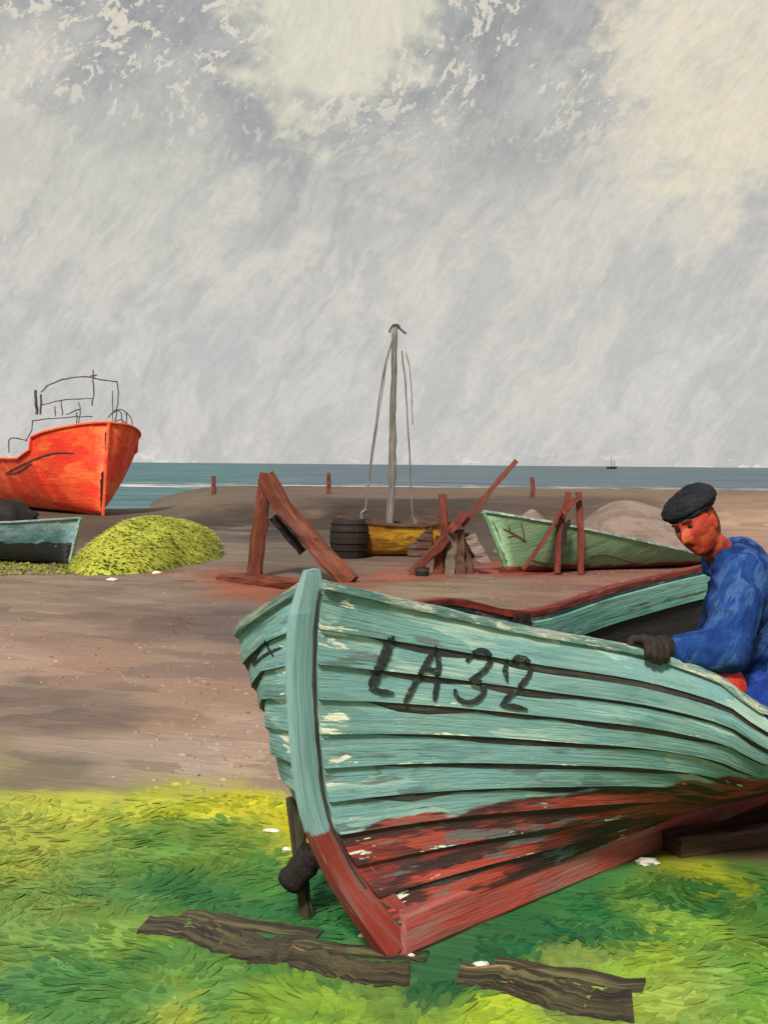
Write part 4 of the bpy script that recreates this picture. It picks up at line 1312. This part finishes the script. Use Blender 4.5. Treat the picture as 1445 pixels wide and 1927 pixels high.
# dark crates beyond the winch
for (x0, x1, y0, y1, dd, lab) in ((768, 812, 988, 1034, 20.3, 'dark slatted fish crate right of the mast foot'), (800, 832, 972, 1006, 21.2, 'smaller dark slatted fish crate behind the winch post')):
    a = at(x0, y1, dd); b = at(x1, y0, dd)
    base = max(0.0, 0)
    o = Vector((a.x, dd, 0))
    w, h = b.x - a.x, max(b.z, 0.3)
    t = thing('fish_crate', o, lab, 'crate', 'dark fish crates')
    for k in range(4):
        z = h * (k + .5) / 4
        put('slat', bar([o + Vector((0, 0, z)), o + Vector((w, 0, z))], 0.03, h / 4 * .86, rough=.004, seg=3, seed=k), M['brown'], t)
        put('slat', bar([o + Vector((0, .4, z)), o + Vector((w, .4, z))], 0.03, h / 4 * .86, rough=.004, seg=3, seed=k), M['brown'], t)
        put('slat', bar([o + Vector((w, 0.02, z)), o + Vector((w, .38, z))], 0.03, h / 4 * .86, rough=.004, seg=3, seed=k), M['brown'], t)
        put('slat', bar([o + Vector((0, 0.02, z)), o + Vector((0, .38, z))], 0.03, h / 4 * .86, rough=.004, seg=3, seed=k), M['brown'], t)
    put('contents', bar([o + Vector((0.02, .2, h * .45)), o + Vector((w - .02, .2, h * .45))], 0.34, h * .8, seg=3, rough=.01), M['dark'], t)

# shingle heaps behind the green boat
for (px, py, wpx, hpx, dd, lab, sd) in ((1000, 1030, 120, 82, 21.5, 'low mauve shingle heap behind the pale green bow', 1), (1190, 1046, 270, 108, 20.6, 'broad mauve shingle heap between the trestle and the man', 2)):
    c = at(px, py, dd); c.z = 0
    A, H = wpx / FPX * dd / 2 * 1.25, hpx / FPX * dd
    V = []
    na, nr = 36, 12
    for i in range(nr):
        r = (i + .001) / (nr - 1)
        for j in range(na):
            an = 2 * PI * j / na
            x, y = math.cos(an) * r, math.sin(an) * r
            k = 1 + .2 * mnoise.noise(Vector((x * 2, y * 2, sd * 4)))
            V.append(Vector((c.x + x * A * k, c.y + y * A * .8 * k, max(0, H * (1 - r ** 1.7) * k) - .02)))
    F = [(i * na + j, (i + 1) * na + j, (i + 1) * na + (j + 1) % na, i * na + (j + 1) % na) for i in range(nr - 1) for j in range(na)]
    tag(obj('shingle_heap', V, F, M['mound'], smooth=True), lab, 'heap', 'shingle heaps')

# far posts on the ridge
for px, y0, y1, dd, lab in ((402, 934, 896, 46, 'leftmost far red post on the beach, alone by the sea'), (618, 936, 890, 46, 'far red post on the beach between the big frame and the mast'),
                            (1001, 948, 898, 44, 'far red post on the beach above the pale green boat')):
    a, b = at(px, y0 + 14, dd), at(px, y1, dd)
    gz = float(terrain(a.x, a.y))
    a = Vector((a.x, a.y, gz - 0.1))
    w = 0.20
    t = thing('beach_post', (a.x, a.y, gz), lab, 'post', 'far posts on the beach')
    put('post', bar([a, (a + b) / 2 + Vector((.02, 0, 0)), b], w, w, up=(0, 1, 0), rough=.012, seg=7, seed=px, taper=(.85, .7)), M['redspar'], t)

# tiny sail on the horizon
o = at(1150, 879, 900); o.z = -0.52
t = thing('sailing_ship', (o.x, o.y, o.z), 'tiny sailing ship on the horizon right of centre', 'ship')
V = [o + Vector(v) for v in ((-4, -1, 2.0), (4.6, -1, 2.2), (3.2, -1, 0), (-3.2, -1, 0), (-4, 1, 2.0), (4.6, 1, 2.2), (3.2, 1, 0), (-3.2, 1, 0))]
obj('hull', V, [(0, 1, 2, 3), (7, 6, 5, 4), (0, 4, 5, 1), (1, 5, 6, 2), (2, 6, 7, 3), (3, 7, 4, 0)], M['dark'], t)
put('mast', tube([o + Vector((0, 0, 1.8)), o + Vector((0.1, 0, 9.5))], 0.22, .14, n=6), M['dark'], t)
put('mast', tube([o + Vector((2.4, 0, 1.8)), o + Vector((2.4, 0, 7.0))], 0.22, .14, n=6), M['dark'], t)
for dx, h0, h1, w in ((-1.9, 2.6, 8.6, 1.6), (1.0, 2.6, 6.2, 1.2)):
    V = [o + Vector((dx - w, -.1, h0)), o + Vector((dx + w, -.1, h0)), o + Vector((dx + w, .2, h1)), o + Vector((dx - w, .2, h0)), o + Vector((dx + w, .5, h0)), o + Vector((dx + w, .45, h1))]
    obj('sail', V, [(0, 1, 2), (3, 5, 4), (0, 3, 4, 1), (1, 4, 5, 2), (2, 5, 3, 0)], M['white'], t)

# ------------------------------------------------------------------ the man leaning on the gunwale
def capsule_chain(chain):
    """overlapping tapered tubes and joint balls -> raw geometry"""
    V, F = [], []
    def add(v, f):
        o = len(V); V.extend(v); F.extend([tuple(i + o for i in q) for q in f])
    for p, r in chain:
        bm = bmesh.new()
        bmesh.ops.create_icosphere(bm, subdivisions=2, radius=1)
        add([p + v.co * r for v in bm.verts], [tuple(v.index for v in f.verts) for f in bm.faces]); bm.free()
    for (p, r), (q, s_) in zip(chain[:-1], chain[1:]):
        g = tube([p, q], r, s_, n=14)
        add([Vector(v) for v in g[0]], g[1])
    return V, F


def ellipsoid(c, ax, sub=3, fn=None):
    bm = bmesh.new()
    bmesh.ops.create_icosphere(bm, subdivisions=sub, radius=1)
    V = []
    for v in bm.verts:
        co = fn(v.co.copy()) if fn else v.co
        V.append(c + ax[0] * co.x + ax[1] * co.y + ax[2] * co.z)
    F = [tuple(v.index for v in f.verts) for f in bm.faces]
    bm.free()
    return V, F


def fused(name, geos, mat, parent, voxel=0.012, smooth_it=4, folds=0.0, fscale=12.0):
    V, F = [], []
    for g in geos:
        o = len(V); V.extend([Vector(v) for v in g[0]]); F.extend([tuple(i + o for i in q) for q in g[1]])
    me = bpy.data.meshes.new('tmp'); me.from_pydata([tuple(v) for v in V], [], F); me.update()
    ob = bpy.data.objects.new('tmp', me); COL.objects.link(ob)
    r = ob.modifiers.new('r', 'REMESH'); r.mode = 'VOXEL'; r.voxel_size = voxel
    sm = ob.modifiers.new('s', 'SMOOTH'); sm.iterations = smooth_it; sm.factor = 0.5
    dg = bpy.context.evaluated_depsgraph_get()
    ev = ob.evaluated_get(dg)
    m2 = ev.to_mesh()
    nv = [v.co.copy() for v in m2.vertices]; nn = [v.normal.copy() for v in m2.vertices]
    nf = [tuple(p.vertices) for p in m2.polygons]
    ev.to_mesh_clear()
    bpy.data.objects.remove(ob); bpy.data.meshes.remove(me)
    if folds:
        for i, v in enumerate(nv):
            q = Vector((v.x * 0.7 + v.z * 0.5, v.y * 0.7, v.z)) * fscale
            n_ = mnoise.noise(q) + 0.5 * mnoise.noise(q * 2.1)
            nv[i] = v + nn[i] * folds * (1 - abs(n_) * 2.2)
    return obj(name, nv, nf, mat, parent, smooth=True)


def build_man():
    HD = 4.42
    root = at(1500, 1430, 4.5)
    t = thing('person', (root.x, root.y, 0.42), 'man in a dark cap and blue smock leaning on the gunwale of the teal boat', 'person')
    hc = at(1310, 988, HD)
    f = Vector((-0.70, -0.67, -0.19)).normalized()
    u = Vector((-0.36, 0.10, 0.93))
    u = (u - f * u.dot(f)).normalized()
    r = f.cross(u).normalized()
    # head with brow, eye hollows, nose, mouth, chin
    def headfn(v):
        x, y, z = v.x, v.y, v.z              # x right, y forward, z up (unit sphere)
        k = 1.0
        w = 0.074 * (1 - 0.16 * max(0, -z) ** 1.5)
        X, Y, Z = x * w, y * 0.097, z * 0.118
        if y > 0:
            Y += 0.006 * math.exp(-((z - 0.24) / 0.10) ** 2) * math.exp(-(x / 0.6) ** 2)            # brow
            for sx in (-0.36, 0.36):
                Y -= 0.013 * math.exp(-((z - 0.06) / 0.11) ** 2 - ((x - sx) / 0.2) ** 2)
            nz = max(0.0, min(1.0, (0.18 - z) / 0.5))
            if -0.42 < z < 0.2:
                Y += 0.036 * nz * math.exp(-(x / (0.10 + 0.09 * nz)) ** 2)
            Y -= 0.006 * math.exp(-((z + 0.58) / 0.05) ** 2 - (x / 0.32) ** 2)                      # mouth line
            Y += 0.007 * math.exp(-((z + 0.50) / 0.05) ** 2 - (x / 0.28) ** 2)
            Y += 0.006 * math.exp(-((z + 0.67) / 0.05) ** 2 - (x / 0.25) ** 2)
            Y += 0.016 * math.exp(-((z + 0.88) / 0.14) ** 2 - (x / 0.4) ** 2)                       # chin
            X *= 1 + 0.05 * math.exp(-((z + 0.12) / 0.2) ** 2)                                      # cheeks
        return Vector((X, Y, Z))
    ax = (r, f, u)
    nb = at(1378, 1062, 4.50)
    sh_n, sh_f = at(1392, 1082, 4.33), at(1392, 1058, 4.70)
    el_n, wr_n = at(1366, 1224, 4.20), at(1268, 1224, 4.17)
    el_f, wr_f = at(1350, 1190, 4.78), at(1300, 1255, 4.62)
    chest, belly, pel = at(1420, 1150, 4.54), at(1462, 1280, 4.60), at(1490, 1362, 4.68)
    kn_n, kn_f = at(1428, 1318, 4.32), at(1430, 1318, 4.66)
    ft_n, ft_f = at(1395, 1425, 4.66), at(1385, 1410, 4.86)
    geos = [ellipsoid(hc, ax, 5, headfn)]
    for sx in (-1, 1):                                                 # ears
        e = hc + r * (0.074 * sx) - f * 0.008 - u * 0.004
        geos.append(ellipsoid(e, (r * 0.010 + f * -0.004, f * 0.020, u * 0.032), 2))
    geos.append(capsule_chain([(hc - f * 0.03 - u * 0.07, 0.055), (nb, 0.06), (chest, 0.10), (belly, 0.11), (pel, 0.12)]))
    geos.append(capsule_chain([(nb, 0.06), (sh_n, 0.055), (el_n, 0.042), (wr_n, 0.030)]))
    geos.append(capsule_chain([(nb, 0.06), (sh_f, 0.055), (el_f, 0.042), (wr_f, 0.030)]))
    geos.append(capsule_chain([(pel, 0.11), (kn_n, 0.06), (ft_n, 0.045)]))
    geos.append(capsule_chain([(pel, 0.11), (kn_f, 0.06), (ft_f, 0.045)]))
    body = fused('body', geos, M['skin'], t, 0.0065, 2)
    # eyes and brows
    for sx in (-1, 1):
        c = hc + r * (0.027 * sx) + f * 0.083 + u * 0.006
        ob = ellipsoid(c, (r * 0.011, f * 0.008, u * 0.006), 2)
        obj('eye', ob[0], ob[1], M['eye'], t, smooth=True)
        br = [hc + r * (sx * x) + f * y_ + u * z_ for x, y_, z_ in ((0.012, 0.098, 0.026), (0.028, 0.096, 0.031), (0.044, 0.084, 0.026))]
        put('eyebrow', tube(br, 0.006, 0.004, n=6, seg=6), M['hair'], t, True)
    # hair round the back and the temples
    def hairfn(v):
        p = headfn(v); return p * 1.045
    V, F = ellipsoid(hc, ax, 4, hairfn)
    keepf = []
    for q in F:
        c = sum((V[i] for i in q), Vector()) / 3 - hc
        y_, z_ = c.dot(f), c.dot(u)
        if (y_ < -0.028 + 0.012 * math.sin(z_ * 90)) and z_ > -0.055 or (y_ < 0.010 and z_ > 0.012 and abs(c.dot(r)) > .03):
            keepf.append(q)
    obj('hair', V, keepf, M['hair'], t, smooth=True)
    # flat cap: soft crown pulled forward, stiff peak
    cc = hc + u * 0.078 - f * 0.006
    cu = (u * 0.96 + f * 0.20).normalized(); cf = (f - cu * f.dot(cu)).normalized(); cr = cf.cross(cu)
    def crown(v):
        z = v.z * 0.060 if v.z > 0 else v.z * 0.022
        bulge = 1 + 0.05 * mnoise.noise(v * 3)
        fw = v.y * (0.128 if v.y > 0 else 0.122)
        return Vector((v.x * 0.108 * bulge, fw * 0.97 * bulge, z * (1 + 0.35 * max(0, -v.y)) * bulge))
    g1 = ellipsoid(cc, (cr, cf, cu), 4, crown)
    cap_ = fused('cap', [g1], M['capcloth'], t, 0.007, 2, 0.003, 40)
    band = [cc - cu * 0.016 + cr * (math.cos(a) * 0.081) + cf * (math.sin(a) * 0.101) for a in np.linspace(0, 2 * PI, 30)]
    put('headband', tube(band, 0.013, n=8, wob=0.0008, seed=4), M['capcloth'], cap_, True)
    # smock and trousers
    geo = [capsule_chain([(nb + Vector((.0, 0, -.01)), 0.085), (chest, 0.165), (belly, 0.175), (pel, 0.18)]),
           capsule_chain([(nb, 0.085), (sh_n, 0.098), (sh_n * .5 + el_n * .5, 0.092), (el_n, 0.082), (wr_n * .75 + el_n * .25, 0.056), (wr_n * .93 + el_n * .07, 0.05)]),
           capsule_chain([(nb, 0.085), (sh_f, 0.098), (el_f, 0.078), (wr_f * .9 + el_f * .1, 0.05)]),
           capsule_chain([(sh_n, 0.10), (chest, 0.17), (sh_f, 0.10)])]
    smock = fused('smock', geo, M['blue'], t, 0.011, 4, 0.010, 11)
    cdir = (nb - hc).normalized()
    ring = []
    s1 = cdir.cross(Vector((0, 1, 0))).normalized(); s2 = cdir.cross(s1)
    ring = [nb - cdir * 0.045 + s1 * math.cos(a) * 0.082 + s2 * math.sin(a) * 0.082 + cdir * 0.012 * math.cos(a) for a in np.linspace(0, 2 * PI, 22)]
    put('collar', tube(ring, 0.022, n=7, wob=.002), M['blue'], t, True)
    cuffp = wr_n * .94 + el_n * .06
    put('cuff', tube([cuffp + (el_n - wr_n).normalized() * 0.03, cuffp - (el_n - wr_n).normalized() * 0.012], 0.056, 0.05, n=14, seg=3), M['navy'], t, True)
    geo = [capsule_chain([(pel, 0.185), (kn_n * .5 + pel * .5, 0.13), (kn_n, 0.105), (ft_n, 0.085)]), capsule_chain([(pel, 0.185), (kn_f * .5 + pel * .5, 0.13), (kn_f, 0.105), (ft_f, 0.085)])]
    fused('trousers', geo, M['navy'], t, 0.012, 4, 0.008, 10)
    # gloved hand closed over the rail
    i = min(range(NST), key=lambda k_: abs(proj(near_top[k_])[0] - 1218) + (0 if near_top[k_].y < 4.5 else 9999))
    rt = (near_top[i + 1] - near_top[i - 1]).normalized()
    grip = near_top[i] + Vector((0, 0, 0.025))
    # refine the point along the rail
    out = Vector((rt.y, -rt.x, 0)).normalized()
    if out.dot(N) < 0: out = -out
    up = Vector((0, 0, 1))
    palm0 = wr_n
    kn = [grip + rt * (-0.036 + 0.025 * k_) + up * 0.032 + out * 0.012 for k_ in range(4)]
    geo = [capsule_chain([(wr_n, 0.036), (wr_n * .4 + (kn[1] + kn[2]) / 2 * .6, 0.036)])]
    for k_ in range(4):
        geo.append(capsule_chain([(wr_n * .5 + kn[k_] * .5, 0.026), (kn[k_], 0.019)]))
        l_ = (0.9, 1.0, 0.97, 0.8)[k_]
        a1 = kn[k_] + out * (0.034 * l_) - up * 0.008
        a2 = a1 + out * (0.008) - up * (0.034 * l_)
        a3 = a2 - out * 0.010 - up * (0.024 * l_)
        geo.append(capsule_chain([(kn[k_], 0.0165), (a1, 0.0145), (a2, 0.0135), (a3, 0.0115)]))
    tb = wr_n * .55 + kn[0] * .45
    geo.append(capsule_chain([(tb, 0.022), (grip - rt * 0.066 + up * 0.022 - out * 0.01, 0.0165), (grip - rt * 0.088 + up * 0.004 + out * 0.012, 0.013)]))
    fused('glove', geo, M['glove'], t, 0.005, 1)
    kn2 = wr_f
    geo = [capsule_chain([(wr_f, 0.034), (wr_f + Vector((-.05, -.01, -.03)), 0.036)])]
    for k_ in range(4):
        b0 = wr_f + Vector((-.06, -.035 + .024 * k_, -.04)); b1 = b0 + Vector((-.035, 0, -.02)); b2 = b1 + Vector((-.01, 0, -.03))
        geo.append(capsule_chain([(b0, .016), (b1, .014), (b2, .012)]))
    geo.append(capsule_chain([(wr_f + Vector((-.02, -.03, -.02)), .018), (wr_f + Vector((-.05, -.065, -.04)), .014)]))
    fused('glove', geo, M['glove'], t, 0.005, 1)
    return proj(hc), proj(grip)


print('man', build_man())

# red float resting inside the rail by the man's elbow
c = at(1366, 1284, 4.24)
t = thing('net_float', (c.x, c.y, c.z - 0.06), 'round red float hanging inside the gunwale below the man\'s elbow', 'float')
V, F = ellipsoid(c, (Vector((0.07, 0, 0)), Vector((0, 0.06, 0)), Vector((-0.02, 0, 0.075))), 3)
obj('ball', V, F, M['float'], t, smooth=True)
put('rope_eye', tube([c + Vector((-.02, 0, .072)), c + Vector((-.035, 0, .10)), c + Vector((-.005, 0, .105)), c + Vector((-.012, 0, .072))], 0.009, n=6, seg=10), M['dark'], t, True)
# tarred oar blade lying along the rail under the glove
a_, b_ = at(1228, 1252, 4.075), at(1318, 1262, 4.10)
